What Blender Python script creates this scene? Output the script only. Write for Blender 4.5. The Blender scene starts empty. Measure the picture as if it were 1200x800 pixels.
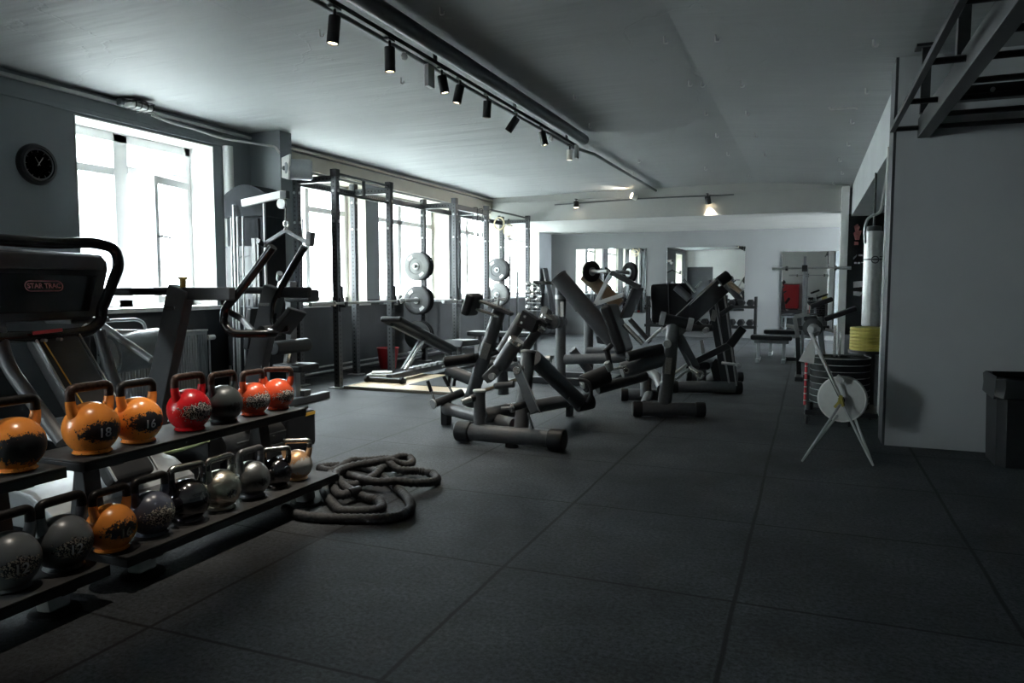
import bpy, bmesh, math, random
from mathutils import Vector as V, Matrix, Quaternion, noise
random.seed(7)
PI = math.pi
C = bpy.context.scene.collection
scene = bpy.context.scene

# ------------------------------------------------------------------ camera
FOC, EYE = 865.0, 1.22
PITCH = math.atan2(67, FOC)
YAW = math.atan2(350, math.hypot(FOC, 67))
_fx, _fy = -math.sin(YAW), math.cos(YAW)
FWD = V((_fx*math.cos(PITCH), _fy*math.cos(PITCH), -math.sin(PITCH)))
RGT = V((math.cos(YAW), math.sin(YAW), 0))
UPV = V((_fx*math.sin(PITCH), _fy*math.sin(PITCH), math.cos(PITCH)))
CAMP = V((0, 0, EYE))
cam = bpy.data.cameras.new('camera'); cam.sensor_width = 36; cam.lens = FOC/1200*36
cam.clip_end = 200
camo = bpy.data.objects.new('camera', cam); C.objects.link(camo)
camo.location = CAMP; camo.rotation_euler = (PI/2-PITCH, 0, YAW)
scene.camera = camo

def sight(px, py): return FWD + RGT*((px-600)/FOC) - UPV*((py-400)/FOC)
# measured points of the photograph -> points in the room, on a plane at a known place
def Y(px, py, y): d = sight(px, py); return CAMP + d*(y/d.y)
def X(px, py, x): d = sight(px, py); return CAMP + d*(x/d.x)
def Z(px, py, z=0.): d = sight(px, py); return CAMP + d*((z-EYE)/d.z)

# ------------------------------------------------------------------ materials
def nodes(name):
    m = bpy.data.materials.new(name); m.use_nodes = True
    nt = m.node_tree; b = nt.nodes['Principled BSDF']
    return m, nt, b
def N(nt, t, **k):
    n = nt.nodes.new(t)
    for a, v in k.items():
        if a in n.inputs: n.inputs[a].default_value = v
        else: setattr(n, a, v)
    return n
def mat(name, col, rough=.5, metal=0., var=.12, scale=30, bump=0., spec=.5, coat=0.):
    m, nt, b = nodes(name); L = nt.links
    b.inputs['Roughness'].default_value = rough; b.inputs['Metallic'].default_value = metal
    b.inputs['Specular IOR Level'].default_value = spec
    b.inputs['Coat Weight'].default_value = coat
    tc = N(nt, 'ShaderNodeTexCoord')
    nz = N(nt, 'ShaderNodeTexNoise', Scale=scale, Detail=4.)
    L.new(tc.outputs['Object'], nz.inputs['Vector'])
    rp = N(nt, 'ShaderNodeMapRange'); rp.inputs['To Min'].default_value = 1-var; rp.inputs['To Max'].default_value = 1+var
    rp.inputs['From Min'].default_value = .3; rp.inputs['From Max'].default_value = .7
    L.new(nz.outputs['Fac'], rp.inputs['Value'])
    mx = N(nt, 'ShaderNodeVectorMath', operation='SCALE'); mx.inputs[0].default_value = col
    L.new(rp.outputs[0], mx.inputs['Scale']); L.new(mx.outputs[0], b.inputs['Base Color'])
    if bump:
        bp = N(nt, 'ShaderNodeBump', Strength=bump, Distance=.01)
        L.new(nz.outputs['Fac'], bp.inputs['Height']); L.new(bp.outputs[0], b.inputs['Normal'])
    return m
def emit(name, col, s):
    m, nt, b = nodes(name)
    b.inputs['Base Color'].default_value = (*col, 1); b.inputs['Emission Color'].default_value = (*col, 1)
    b.inputs['Emission Strength'].default_value = s
    return m

M = {}
M['wall'] = mat('wall_paint', (.235, .255, .27), .75, var=.05, scale=2.5, bump=.05)
M['white_wall'] = mat('white_reveal_paint', (.78, .78, .76), .7, var=.03, scale=3)
M['tower'] = mat('dark_tower_panel', (.022, .024, .027), .7, var=.06, spec=.04)
M['logo'] = mat('logo_red_ink', (.62, .24, .25), .5, var=.05)
M['part'] = mat('partition_paint', (.47, .49, .50), .75, var=.05, scale=2, bump=.05)
M['back_wall'] = mat('back_wall_paint', (.135, .142, .144), .75, var=.04, scale=2, bump=.04)
M['soffit'] = mat('soffit_paint', (.36, .365, .35), .75, var=.05, scale=2)
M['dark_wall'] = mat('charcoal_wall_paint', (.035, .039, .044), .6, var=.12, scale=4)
M['mid'] = mat('mid_grey_plastic', (.10, .105, .11), .45, var=.06)
M['cream'] = mat('cream_paint', (.34, .32, .265), .6, var=.04, scale=3)
M['frame'] = mat('white_window_paint', (.8, .8, .79), .4, var=.03, scale=6)
M['steel'] = mat('anthracite_powder_coat', (.026, .028, .031), .44, 0., var=.10, scale=40)
M['steel2'] = mat('graphite_powder_coat', (.105, .111, .117), .46, 0., var=.10, scale=40)
M['black'] = mat('black_plastic', (.012, .013, .015), .46, var=.15)
M['gloss'] = mat('gloss_black', (.010, .011, .012), .16, var=.1)
M['rubber'] = mat('black_rubber', (.013, .014, .015), .78, var=.25, scale=60, bump=.1, spec=.28)
M['vinyl'] = mat('black_vinyl', (.012, .013, .015), .52, var=.12, scale=90, bump=.06, spec=.28)
M['iron'] = mat('black_iron', (.006, .0065, .007), .7, var=.2, spec=.12)
M['chrome'] = mat('chrome', (.72, .72, .70), .18, .8, var=.05)
M['satin'] = mat('satin_steel', (.44, .45, .45), .36, .4, var=.08)
M['silver'] = mat('silver_grey_plastic', (.30, .32, .33), .4, .2, var=.06)
M['white'] = mat('white_plastic', (.74, .74, .71), .42, var=.04)
M['offwhite'] = mat('off_white_enamel', (.55, .56, .54), .45, var=.05)
M['label'] = mat('grey_label', (.36, .35, .33), .5, var=.2, scale=60)
M['red'] = mat('red_plastic', (.42, .018, .022), .45, var=.1)
M['redlit'] = mat('red_stripe', (.75, .07, .08), .4, var=.1)
M['yellow'] = mat('yellow_rubber', (.42, .36, .07), .55, var=.12)
M['yel2'] = mat('amber_plastic', (.75, .45, .06), .45, var=.1)
M['lime'] = mat('lime_strip', (.62, .68, .38), .5, var=.06)
M['wood'] = None
M['bump_grey'] = mat('pale_grey_bumper', (.17, .175, .17), .6, var=.10, scale=12)
M['bump_mid'] = mat('mid_grey_bumper', (.055, .058, .06), .6, var=.12, scale=12)
M['rope'] = mat('black_rope_sleeve', (.035, .036, .038), .7, var=.3, scale=120, bump=.3)
M['worn'] = mat('worn_rubber_shelf', (.020, .019, .019), .7, var=.55, scale=14, bump=.15)
M['brownlit'] = mat('brown_lit_tube', (.16, .11, .07), .4, .3, var=.1)  # brown light falling on the dark tube, put into its base colour
M['ringwood'] = mat('ring_wood', (.50, .42, .27), .5, var=.1)
M['pcb'] = mat('brick_render', (.74, .74, .72), .8, var=.05, scale=2)
M['dimglass'] = mat('far_window_glass', (.16, .18, .2), .12, var=.1)
M['lamp'] = emit('lamp_glow', (1, .86, .62), 9)
M['mirror'] = mat('mirror_silver', (.86, .88, .88), .015, 1., var=.0)
M['postred'] = mat('poster_red_ink', (.32, .10, .09), .6, var=.4, scale=25)
M['postwhite'] = mat('poster_white_ink', (.5, .5, .5), .6, var=.2, scale=40)

def wood():
    m, nt, b = nodes('pale_plywood'); L = nt.links
    tc = N(nt, 'ShaderNodeTexCoord'); mp = N(nt, 'ShaderNodeMapping'); mp.inputs['Scale'].default_value = (3, 40, 3)
    nz = N(nt, 'ShaderNodeTexNoise', Scale=2., Detail=6.)
    cr = N(nt, 'ShaderNodeValToRGB')
    cr.color_ramp.elements[0].color = (.50, .36, .21, 1); cr.color_ramp.elements[1].color = (.72, .57, .38, 1)
    L.new(tc.outputs['Object'], mp.inputs['Vector']); L.new(mp.outputs[0], nz.inputs['Vector'])
    L.new(nz.outputs['Fac'], cr.inputs[0]); L.new(cr.outputs[0], b.inputs['Base Color'])
    b.inputs['Roughness'].default_value = .42
    return m
M['wood'] = wood()

def glass():
    m, nt, b = nodes('window_glass'); L = nt.links
    tr = N(nt, 'ShaderNodeBsdfTransparent'); tr.inputs[0].default_value = (.93, .95, .95, 1)
    gl = N(nt, 'ShaderNodeBsdfGlossy', Roughness=.02); gl.inputs[0].default_value = (1, 1, 1, 1)
    lw = N(nt, 'ShaderNodeLayerWeight', Blend=.5)
    pw = math_(nt, 'POWER', lw.outputs['Facing'], 5.)
    fac = math_(nt, 'ADD', .03, math_(nt, 'MULTIPLY', pw, .6))
    mx = N(nt, 'ShaderNodeMixShader')
    L.new(fac, mx.inputs[0]); L.new(tr.outputs[0], mx.inputs[1]); L.new(gl.outputs[0], mx.inputs[2])
    L.new(mx.outputs[0], nt.nodes['Material Output'].inputs['Surface'])
    return m
def math_(nt, op, a, b_=None, c=None):
    n = N(nt, 'ShaderNodeMath', operation=op)
    for i, v in enumerate((a, b_, c)):
        if v is None: continue
        if isinstance(v, (int, float)): n.inputs[i].default_value = v
        else: nt.links.new(v, n.inputs[i])
    return n.outputs[0]

def floor_mat():
    m, nt, b = nodes('rubber_floor_tiles'); L = nt.links
    tc = N(nt, 'ShaderNodeTexCoord'); sp = N(nt, 'ShaderNodeSeparateXYZ'); L.new(tc.outputs['Object'], sp.inputs[0])
    wob = N(nt, 'ShaderNodeTexNoise', Scale=1.3, Detail=2.); L.new(tc.outputs['Object'], wob.inputs['Vector'])
    w = math_(nt, 'MULTIPLY', math_(nt, 'SUBTRACT', wob.outputs['Fac'], .5), .02)
    def seam(o, off, step):
        u = math_(nt, 'DIVIDE', math_(nt, 'ADD', math_(nt, 'SUBTRACT', o, off), w), step)
        f = math_(nt, 'FRACT', u)
        d = math_(nt, 'MULTIPLY', math_(nt, 'MINIMUM', f, math_(nt, 'SUBTRACT', 1., f)), step)
        return d, math_(nt, 'FLOOR', u)
    dx, ix = seam(sp.outputs[0], -1.195-9.58, .958)
    dy, iy = seam(sp.outputs[1], 2.88-10, 1.0)
    dm = math_(nt, 'MINIMUM', dx, math_(nt, 'MULTIPLY', dy, 1.25))
    mr = N(nt, 'ShaderNodeMapRange', interpolation_type='SMOOTHSTEP')
    mr.inputs['From Min'].default_value = .004; mr.inputs['From Max'].default_value = .013
    L.new(dm, mr.inputs['Value'])
    cell = N(nt, 'ShaderNodeCombineXYZ'); L.new(ix, cell.inputs[0]); L.new(iy, cell.inputs[1])
    wn = N(nt, 'ShaderNodeTexWhiteNoise'); L.new(cell.outputs[0], wn.inputs['Vector'])
    fine = N(nt, 'ShaderNodeTexNoise', Scale=260., Detail=3.); L.new(tc.outputs['Object'], fine.inputs['Vector'])
    big = N(nt, 'ShaderNodeTexNoise', Scale=1.6, Detail=6., Roughness=.65); L.new(tc.outputs['Object'], big.inputs['Vector'])
    v = math_(nt, 'MAXIMUM', .4, math_(nt, 'ADD', -.3, math_(nt, 'MULTIPLY', big.outputs['Fac'], 2.5)))
    mid = N(nt, 'ShaderNodeTexNoise', Scale=55., Detail=5., Roughness=.8); L.new(tc.outputs['Object'], mid.inputs['Vector'])
    v = math_(nt, 'MULTIPLY', v, math_(nt, 'MAXIMUM', .35, math_(nt, 'ADD', -1.5, math_(nt, 'MULTIPLY', mid.outputs['Fac'], 5.))))
    v = math_(nt, 'MULTIPLY', v, math_(nt, 'ADD', .80, math_(nt, 'MULTIPLY', fine.outputs['Fac'], .4)))
    v = math_(nt, 'MULTIPLY', v, math_(nt, 'ADD', .93, math_(nt, 'MULTIPLY', wn.outputs['Value'], .14)))
    v = math_(nt, 'MULTIPLY', v, math_(nt, 'ADD', .12, math_(nt, 'MULTIPLY', mr.outputs[0], .88)))
    sc = N(nt, 'ShaderNodeVectorMath', operation='SCALE'); sc.inputs[0].default_value = (.037, .0415, .0455)
    L.new(v, sc.inputs['Scale']); L.new(sc.outputs[0], b.inputs['Base Color'])
    b.inputs['Roughness'].default_value = .66; b.inputs['Specular IOR Level'].default_value = .24
    h = math_(nt, 'ADD', math_(nt, 'MULTIPLY', mr.outputs[0], .35), math_(nt, 'MULTIPLY', fine.outputs['Fac'], .9))
    bp = N(nt, 'ShaderNodeBump', Strength=.55, Distance=.003); L.new(h, bp.inputs['Height']); L.new(bp.outputs[0], b.inputs['Normal'])
    return m
M['glass'] = glass()
M['floor'] = floor_mat()

def ceil_mat():
    m, nt, b = nodes('grey_ceiling_plaster'); L = nt.links
    tc = N(nt, 'ShaderNodeTexCoord')
    a = N(nt, 'ShaderNodeTexNoise', Scale=.9, Detail=5.); L.new(tc.outputs['Object'], a.inputs['Vector'])
    mp = N(nt, 'ShaderNodeMapping'); mp.inputs['Scale'].default_value = (.35, 2.2, 1)
    L.new(tc.outputs['Object'], mp.inputs['Vector'])
    w = N(nt, 'ShaderNodeTexNoise', Scale=1.6, Detail=3.); L.new(mp.outputs[0], w.inputs['Vector'])
    vo = N(nt, 'ShaderNodeTexVoronoi', Scale=.9, feature='DISTANCE_TO_EDGE')
    wv = N(nt, 'ShaderNodeTexNoise', Scale=3., Detail=5.); L.new(tc.outputs['Object'], wv.inputs['Vector'])
    mxv = N(nt, 'ShaderNodeMix', data_type='VECTOR'); mxv.inputs[0].default_value = .3
    L.new(tc.outputs['Object'], mxv.inputs[4]); L.new(wv.outputs['Color'], mxv.inputs[5]); L.new(mxv.outputs[1], vo.inputs['Vector'])
    crack = N(nt, 'ShaderNodeMapRange'); crack.inputs['From Max'].default_value = .012; L.new(vo.outputs['Distance'], crack.inputs['Value'])
    v = math_(nt, 'ADD', .88, math_(nt, 'MULTIPLY', a.outputs['Fac'], .24))
    sc = N(nt, 'ShaderNodeVectorMath', operation='SCALE'); sc.inputs[0].default_value = (.345, .36, .362)
    L.new(v, sc.inputs['Scale']); L.new(sc.outputs[0], b.inputs['Base Color'])
    b.inputs['Roughness'].default_value = .62; b.inputs['Specular IOR Level'].default_value = .3
    h = math_(nt, 'ADD', math_(nt, 'MULTIPLY', w.outputs['Fac'], 4.), math_(nt, 'MULTIPLY', crack.outputs[0], .3))
    bp = N(nt, 'ShaderNodeBump', Strength=.35, Distance=.02); L.new(h, bp.inputs['Height']); L.new(bp.outputs[0], b.inputs['Normal'])
    return m
M['ceiling'] = ceil_mat()

def holes_mat(name, axis, pitch=.052, r=.0105):
    # steel section with a line of punched holes down the middle of each face
    m, nt, b = nodes(name); L = nt.links
    tc = N(nt, 'ShaderNodeTexCoord'); sp = N(nt, 'ShaderNodeSeparateXYZ'); L.new(tc.outputs['Object'], sp.inputs[0])
    o = [sp.outputs[i] for i in range(3)]; a = o.pop(axis)
    f = math_(nt, 'SUBTRACT', math_(nt, 'FRACT', math_(nt, 'DIVIDE', a, pitch)), .5)
    f = math_(nt, 'MULTIPLY', f, pitch)
    q = math_(nt, 'MINIMUM', math_(nt, 'ABSOLUTE', o[0]), math_(nt, 'ABSOLUTE', o[1]))
    d = math_(nt, 'SQRT', math_(nt, 'ADD', math_(nt, 'MULTIPLY', f, f), math_(nt, 'MULTIPLY', q, q)))
    k = math_(nt, 'GREATER_THAN', d, r)
    mx = N(nt, 'ShaderNodeMix', data_type='RGBA'); mx.inputs[6].default_value = (.004, .004, .005, 1); mx.inputs[7].default_value = (.062, .066, .07, 1)
    L.new(k, mx.inputs[0]); L.new(mx.outputs[2], b.inputs['Base Color'])
    b.inputs['Roughness'].default_value = .36; b.inputs['Metallic'].default_value = .35
    return m
M['holes'] = [holes_mat('punched_steel_'+'xyz'[i], i) for i in range(3)]

def bell_mat(name, col, chip=(.012, .012, .013), fleck=None, rough=.25, metal=0., amount=.5, R=.1, scuff=0.):
    # enamel worn through in a ragged patch on the face of the bell
    m, nt, b = nodes(name); L = nt.links
    tc = N(nt, 'ShaderNodeTexCoord'); sp = N(nt, 'ShaderNodeSeparateXYZ'); L.new(tc.outputs['Object'], sp.inputs[0])
    n1 = N(nt, 'ShaderNodeTexNoise', Scale=70., Detail=5., Roughness=.7); L.new(tc.outputs['Object'], n1.inputs['Vector'])
    n2 = N(nt, 'ShaderNodeTexNoise', Scale=160., Detail=2.); L.new(tc.outputs['Object'], n2.inputs['Vector'])
    dx = math_(nt, 'MULTIPLY', math_(nt, 'SUBTRACT', sp.outputs[0], R*.95), .55)
    dy = math_(nt, 'MULTIPLY', math_(nt, 'ADD', sp.outputs[1], R*.15), .75)
    dz = math_(nt, 'MULTIPLY', math_(nt, 'SUBTRACT', sp.outputs[2], R*.95), 1.55)
    d = math_(nt, 'SQRT', math_(nt, 'ADD', math_(nt, 'ADD', math_(nt, 'MULTIPLY', dx, dx), math_(nt, 'MULTIPLY', dy, dy)), math_(nt, 'MULTIPLY', dz, dz)))
    d = math_(nt, 'ADD', math_(nt, 'DIVIDE', d, R), math_(nt, 'MULTIPLY', math_(nt, 'SUBTRACT', n1.outputs['Fac'], .5), 1.5))
    k = math_(nt, 'LESS_THAN', d, amount)
    base = N(nt, 'ShaderNodeMix', data_type='RGBA'); base.inputs[6].default_value = (*col, 1); base.inputs[7].default_value = (*chip, 1)
    kk = k
    if scuff:
        s = math_(nt, 'GREATER_THAN', math_(nt, 'ADD', n1.outputs['Fac'], math_(nt, 'MULTIPLY', math_(nt, 'SUBTRACT', R*.9, sp.outputs[2]), 1.4)), .74-scuff)
        kk = math_(nt, 'MAXIMUM', k, s)
    L.new(kk, base.inputs[0])
    out = base.outputs[2]
    if fleck:
        g = math_(nt, 'MULTIPLY', k, math_(nt, 'GREATER_THAN', n2.outputs['Fac'], .52))
        fx = N(nt, 'ShaderNodeMix', data_type='RGBA'); fx.inputs[7].default_value = (*fleck, 1)
        L.new(g, fx.inputs[0]); L.new(out, fx.inputs[6]); out = fx.outputs[2]
    L.new(out, b.inputs['Base Color'])
    b.inputs['Metallic'].default_value = metal
    rr = math_(nt, 'ADD', rough, math_(nt, 'MULTIPLY', kk, .3)); L.new(rr, b.inputs['Roughness'])
    bp = N(nt, 'ShaderNodeBump', Strength=.25, Distance=.002); L.new(math_(nt, 'SUBTRACT', 1., kk), bp.inputs['Height']); L.new(bp.outputs[0], b.inputs['Normal'])
    return m

# ------------------------------------------------------------------ mesh builder
def fillet(pts, r, n=6, closed=False):
    pts = [V(p) for p in pts]; out = []
    m = len(pts)
    for i, p in enumerate(pts):
        if not closed and i in (0, m-1): out.append(p); continue
        a, c = pts[i-1], pts[(i+1) % m]
        u, w = (a-p), (c-p); lu, lw = u.length, w.length
        if lu < 1e-6 or lw < 1e-6: out.append(p); continue
        u /= lu; w /= lw
        k = min(r, lu*.48, lw*.48)
        s, e = p+u*k, p+w*k
        for j in range(n+1):
            t = j/n; out.append(s*(1-t)**2 + p*2*t*(1-t) + e*t*t)
    return out

class G:
    def __init__(s): s.b = bmesh.new(); s.mi = 0
    def _f(s, vs):
        try: f = s.b.faces.new(vs); f.material_index = s.mi; return f
        except ValueError: return None
    def box(s, c, d, rot=None, bev=0., seg=2):
        c = V(c); rot = rot or Matrix.Identity(3); h = [x/2 for x in d]
        vs = [s.b.verts.new(c + rot @ V((sx*h[0], sy*h[1], sz*h[2]))) for sx in (-1, 1) for sy in (-1, 1) for sz in (-1, 1)]
        fs = [s._f([vs[i] for i in q]) for q in ((0, 1, 3, 2), (4, 6, 7, 5), (0, 4, 5, 1), (2, 3, 7, 6), (0, 2, 6, 4), (1, 5, 7, 3))]
        if bev:
            es = list({e for f in fs for e in f.edges})
            bmesh.ops.bevel(s.b, geom=es, offset=min(bev, min(d)*.49), segments=seg, profile=.5, affect='EDGES', material=-1)
        return s
    def b2(s, lo, hi, bev=0.): # box by its two corners
        lo, hi = V(lo), V(hi); return s.box((lo+hi)/2, [abs(x) for x in (hi-lo)], None, bev)
    def bar(s, a, b, w, h, bev=.004, up=(0, 0, 1), seg=2):
        # w: across, measured sideways; h: across, measured along "up"
        a, b = V(a), V(b); z = (b-a).normalized(); u = V(up)
        if abs(z.dot(u)) > .98: u = V((0, 1, 0))
        x = u.cross(z).normalized(); y = z.cross(x)
        return s.box((a+b)/2, (w, h, (b-a).length), Matrix((x, y, z)).transposed(), bev, seg)
    def tube(s, pts, r, n=12, closed=False, flat=1., up=None):
        pts = [V(p) for p in pts]; m = len(pts); rings = []
        rs = r if hasattr(r, '__len__') else [r]*m
        def tan(i):
            if closed: return (pts[(i+1) % m]-pts[i-1]).normalized()
            return (pts[min(i+1, m-1)]-pts[max(i-1, 0)]).normalized()
        t0 = tan(0); ref = V(up) if up else (V((0, 0, 1)) if abs(t0.z) < .9 else V((1, 0, 0)))
        nx = (ref - t0*ref.dot(t0)).normalized()
        for i in range(m):
            t = tan(i); nx = (nx - t*nx.dot(t)).normalized(); ny = t.cross(nx)
            rings.append([s.b.verts.new(pts[i] + (nx*math.cos(2*PI*k/n)*flat + ny*math.sin(2*PI*k/n))*rs[i]) for k in range(n)])
        for i in range(m if closed else m-1):
            A, B = rings[i], rings[(i+1) % m]
            for k in range(n): s._f((A[k], A[(k+1) % n], B[(k+1) % n], B[k]))
        if not closed: s._f(rings[0][::-1]); s._f(rings[-1])
        return s
    def cyl(s, a, b, r, r2=None, n=24, bev=0.):
        a, b = V(a), V(b); r2 = r if r2 is None else r2
        if bev:
            d = (b-a).normalized()*bev
            return s.tube([a, a+d*.3, a+d, b-d, b-d*.3, b], [r-bev, r-bev*.3, r, r2, r2-bev*.3, r2-bev], n)
        return s.tube([a, b], [r, r2], n)
    def lathe(s, prof, c, ax=(0, 0, 1), n=32):
        c = V(c); ax = V(ax).normalized(); q = V((0, 0, 1)).rotation_difference(ax); rings = []
        for r, z in prof:
            if r < 1e-5: rings.append([s.b.verts.new(c + q @ V((0, 0, z)))])
            else: rings.append([s.b.verts.new(c + q @ V((r*math.cos(2*PI*k/n), r*math.sin(2*PI*k/n), z))) for k in range(n)])
        for A, B in zip(rings, rings[1:]):
            for k in range(n):
                a0, a1 = A[k % len(A)], A[(k+1) % len(A)]; b0, b1 = B[k % len(B)], B[(k+1) % len(B)]
                vs = []
                for v in (a0, a1, b1, b0):
                    if v not in vs: vs.append(v)
                if len(vs) > 2: s._f(vs)
        if (V((*prof[0], 0))-V((*prof[-1], 0))).length < 1e-6: return s
        for R_, fl in ((rings[0], True), (rings[-1], False)):
            if len(R_) > 1: s._f(R_[::-1] if fl else R_)
        return s
    def prism(s, pts, off, bev=0.):
        pts = [V(p) for p in pts]; off = V(off)
        A = [s.b.verts.new(p) for p in pts]; B = [s.b.verts.new(p+off) for p in pts]; m = len(pts)
        fs = [s._f(A[::-1]), s._f(B)] + [s._f((A[i], A[(i+1) % m], B[(i+1) % m], B[i])) for i in range(m)]
        if bev:
            es = list({e for f in fs[:2] if f for e in f.edges})
            bmesh.ops.bevel(s.b, geom=es, offset=bev, segments=2, profile=.5, affect='EDGES', material=-1)
        return s
    def poly(s, pts): s._f([s.b.verts.new(V(p)) for p in pts]); return s
    def torus(s, c, ax, R, r, n=32, k=10):
        c = V(c); q = V((0, 0, 1)).rotation_difference(V(ax).normalized())
        return s.tube([c + q @ V((R*math.cos(2*PI*i/n), R*math.sin(2*PI*i/n), 0)) for i in range(n)], r, k, closed=True)
    def ball(s, c, r, n=24, sc=(1, 1, 1)):
        prof = [(r*math.sin(PI*i/(n//2)), -r*math.cos(PI*i/(n//2))) for i in range(n//2+1)]
        prof[0] = (0, -r); prof[-1] = (0, r)
        st = len(s.b.verts); s.lathe(prof, (0, 0, 0), n=n)
        s.b.verts.ensure_lookup_table()
        for v in s.b.verts[st:]: v.co = V((v.co.x*sc[0], v.co.y*sc[1], v.co.z*sc[2])) + V(c)
        return s

LOC = {}
def build(name, g, m, parent=None, sharp=35):
    me = bpy.data.meshes.new(name)
    bmesh.ops.recalc_face_normals(g.b, faces=g.b.faces[:])
    off = LOC.get(parent.name, V((0, 0, 0))) if parent else V((0, 0, 0))
    o = bpy.data.objects.new(name, me)
    if parent is None:
        pass
    bmesh.ops.translate(g.b, verts=g.b.verts[:], vec=-off)
    g.b.to_mesh(me); g.b.free()
    for p in me.polygons: p.use_smooth = True
    me.set_sharp_from_angle(angle=math.radians(sharp))
    for mm in (m if isinstance(m, (list, tuple)) else [m]): me.materials.append(mm)
    wn = o.modifiers.new('weighted_normal', 'WEIGHTED_NORMAL'); wn.keep_sharp = True; wn.weight = 100; wn.thresh = .001
    C.objects.link(o)
    if parent: o.parent = parent; LOC[o.name] = off
    return o
def tag(o, label, cat, group=None):
    o['label'] = label; o['category'] = cat
    if group: o['group'] = group
    return o
def thing(name, label, cat, loc=(0, 0, 0), group=None):
    o = bpy.data.objects.new(name, None); C.objects.link(o); o.location = V(loc); o.empty_display_size = .1
    LOC[o.name] = V(loc); return tag(o, label, cat, group)
def single(name, g, m, label, cat, loc=(0, 0, 0), group=None, sharp=35):
    bmesh.ops.translate(g.b, verts=g.b.verts[:], vec=-V(loc))
    o = build(name, g, m, None, sharp); o.location = V(loc); LOC[o.name] = V(loc)
    return tag(o, label, cat, group)
def struct(name, g, m, parent=None, sharp=35):
    o = build(name, g, m, parent, sharp); o['kind'] = 'structure' 
    return o
def kids(o): return [c for c in bpy.data.objects if c.parent == o]
def dup(root, loc, label=None, group=None, rz=None):
    def cp(o, par):
        c = o.copy(); C.objects.link(c); LOC[c.name] = LOC.get(o.name, V((0, 0, 0)))
        if par: c.parent = par
        for k in kids(o): cp(k, c)
        return c
    r = cp(root, None); r.location = V(loc); LOC[r.name] = V(loc)
    if rz is not None: r.rotation_euler = (0, 0, rz)
    if label: r['label'] = label
    if group: r['group'] = group
    return r
def text_mesh(body, size, bold=.0):
    cu = bpy.data.curves.new('t', 'FONT'); cu.body = body; cu.size = size; cu.align_x = 'CENTER'; cu.align_y = 'CENTER'; cu.offset = bold
    o = bpy.data.objects.new('t', cu); C.objects.link(o)
    dg = bpy.context.evaluated_depsgraph_get(); me = bpy.data.meshes.new_from_object(o.evaluated_get(dg))
    vs = [v.co.copy() for v in me.vertices]; fs = [list(p.vertices) for p in me.polygons]
    bpy.data.objects.remove(o); bpy.data.curves.remove(cu); bpy.data.meshes.remove(me)
    return vs, fs
def text(g, body, size, fn, bold=0.):
    vs, fs = text_mesh(body, size, bold); tb = bmesh.new(); bv = [tb.verts.new(v) for v in vs]
    for f in fs:
        try: tb.faces.new([bv[i] for i in f])
        except ValueError: pass
    bmesh.ops.remove_doubles(tb, verts=tb.verts[:], dist=1e-5)
    bmesh.ops.triangulate(tb, faces=tb.faces[:])
    for _ in range(2): bmesh.ops.subdivide_edges(tb, edges=[e for e in tb.edges if e.calc_length() > size*.12], cuts=1)
    bmesh.ops.triangulate(tb, faces=tb.faces[:])
    bv = {v: g.b.verts.new(fn(v.co)) for v in tb.verts}
    for f in tb.faces: g._f([bv[v] for v in f.verts])
    tb.free()
    return g
def flat_text(g, body, size, c, right, upv, bold=0.):
    c, right, upv = V(c), V(right).normalized(), V(upv).normalized()
    return text(g, body, size, lambda v: c + right*v.x + upv*v.y, bold)
# ================================================================== THE SETTING
WX, RX, BY, SY = -6.0, .60, 17.5, 13.73       # window wall, right wall line, back wall, beam face
struct('floor', G().b2((-6.6, -3.6, -.1), (6, 18, 0)), M['floor'])
g = G()
prof = [(-6.6, 2.93), (-.92, 3.0), (.6, 2.87), (6.0, 2.87)]
g.prism([V((x, -3.6, z)) for x, z in prof] + [V((6.0, -3.6, 3.2)), V((-6.6, -3.6, 3.2))], (0, 21.6, 0))
struct('ceiling', g, M['ceiling'], None, 2)

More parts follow.
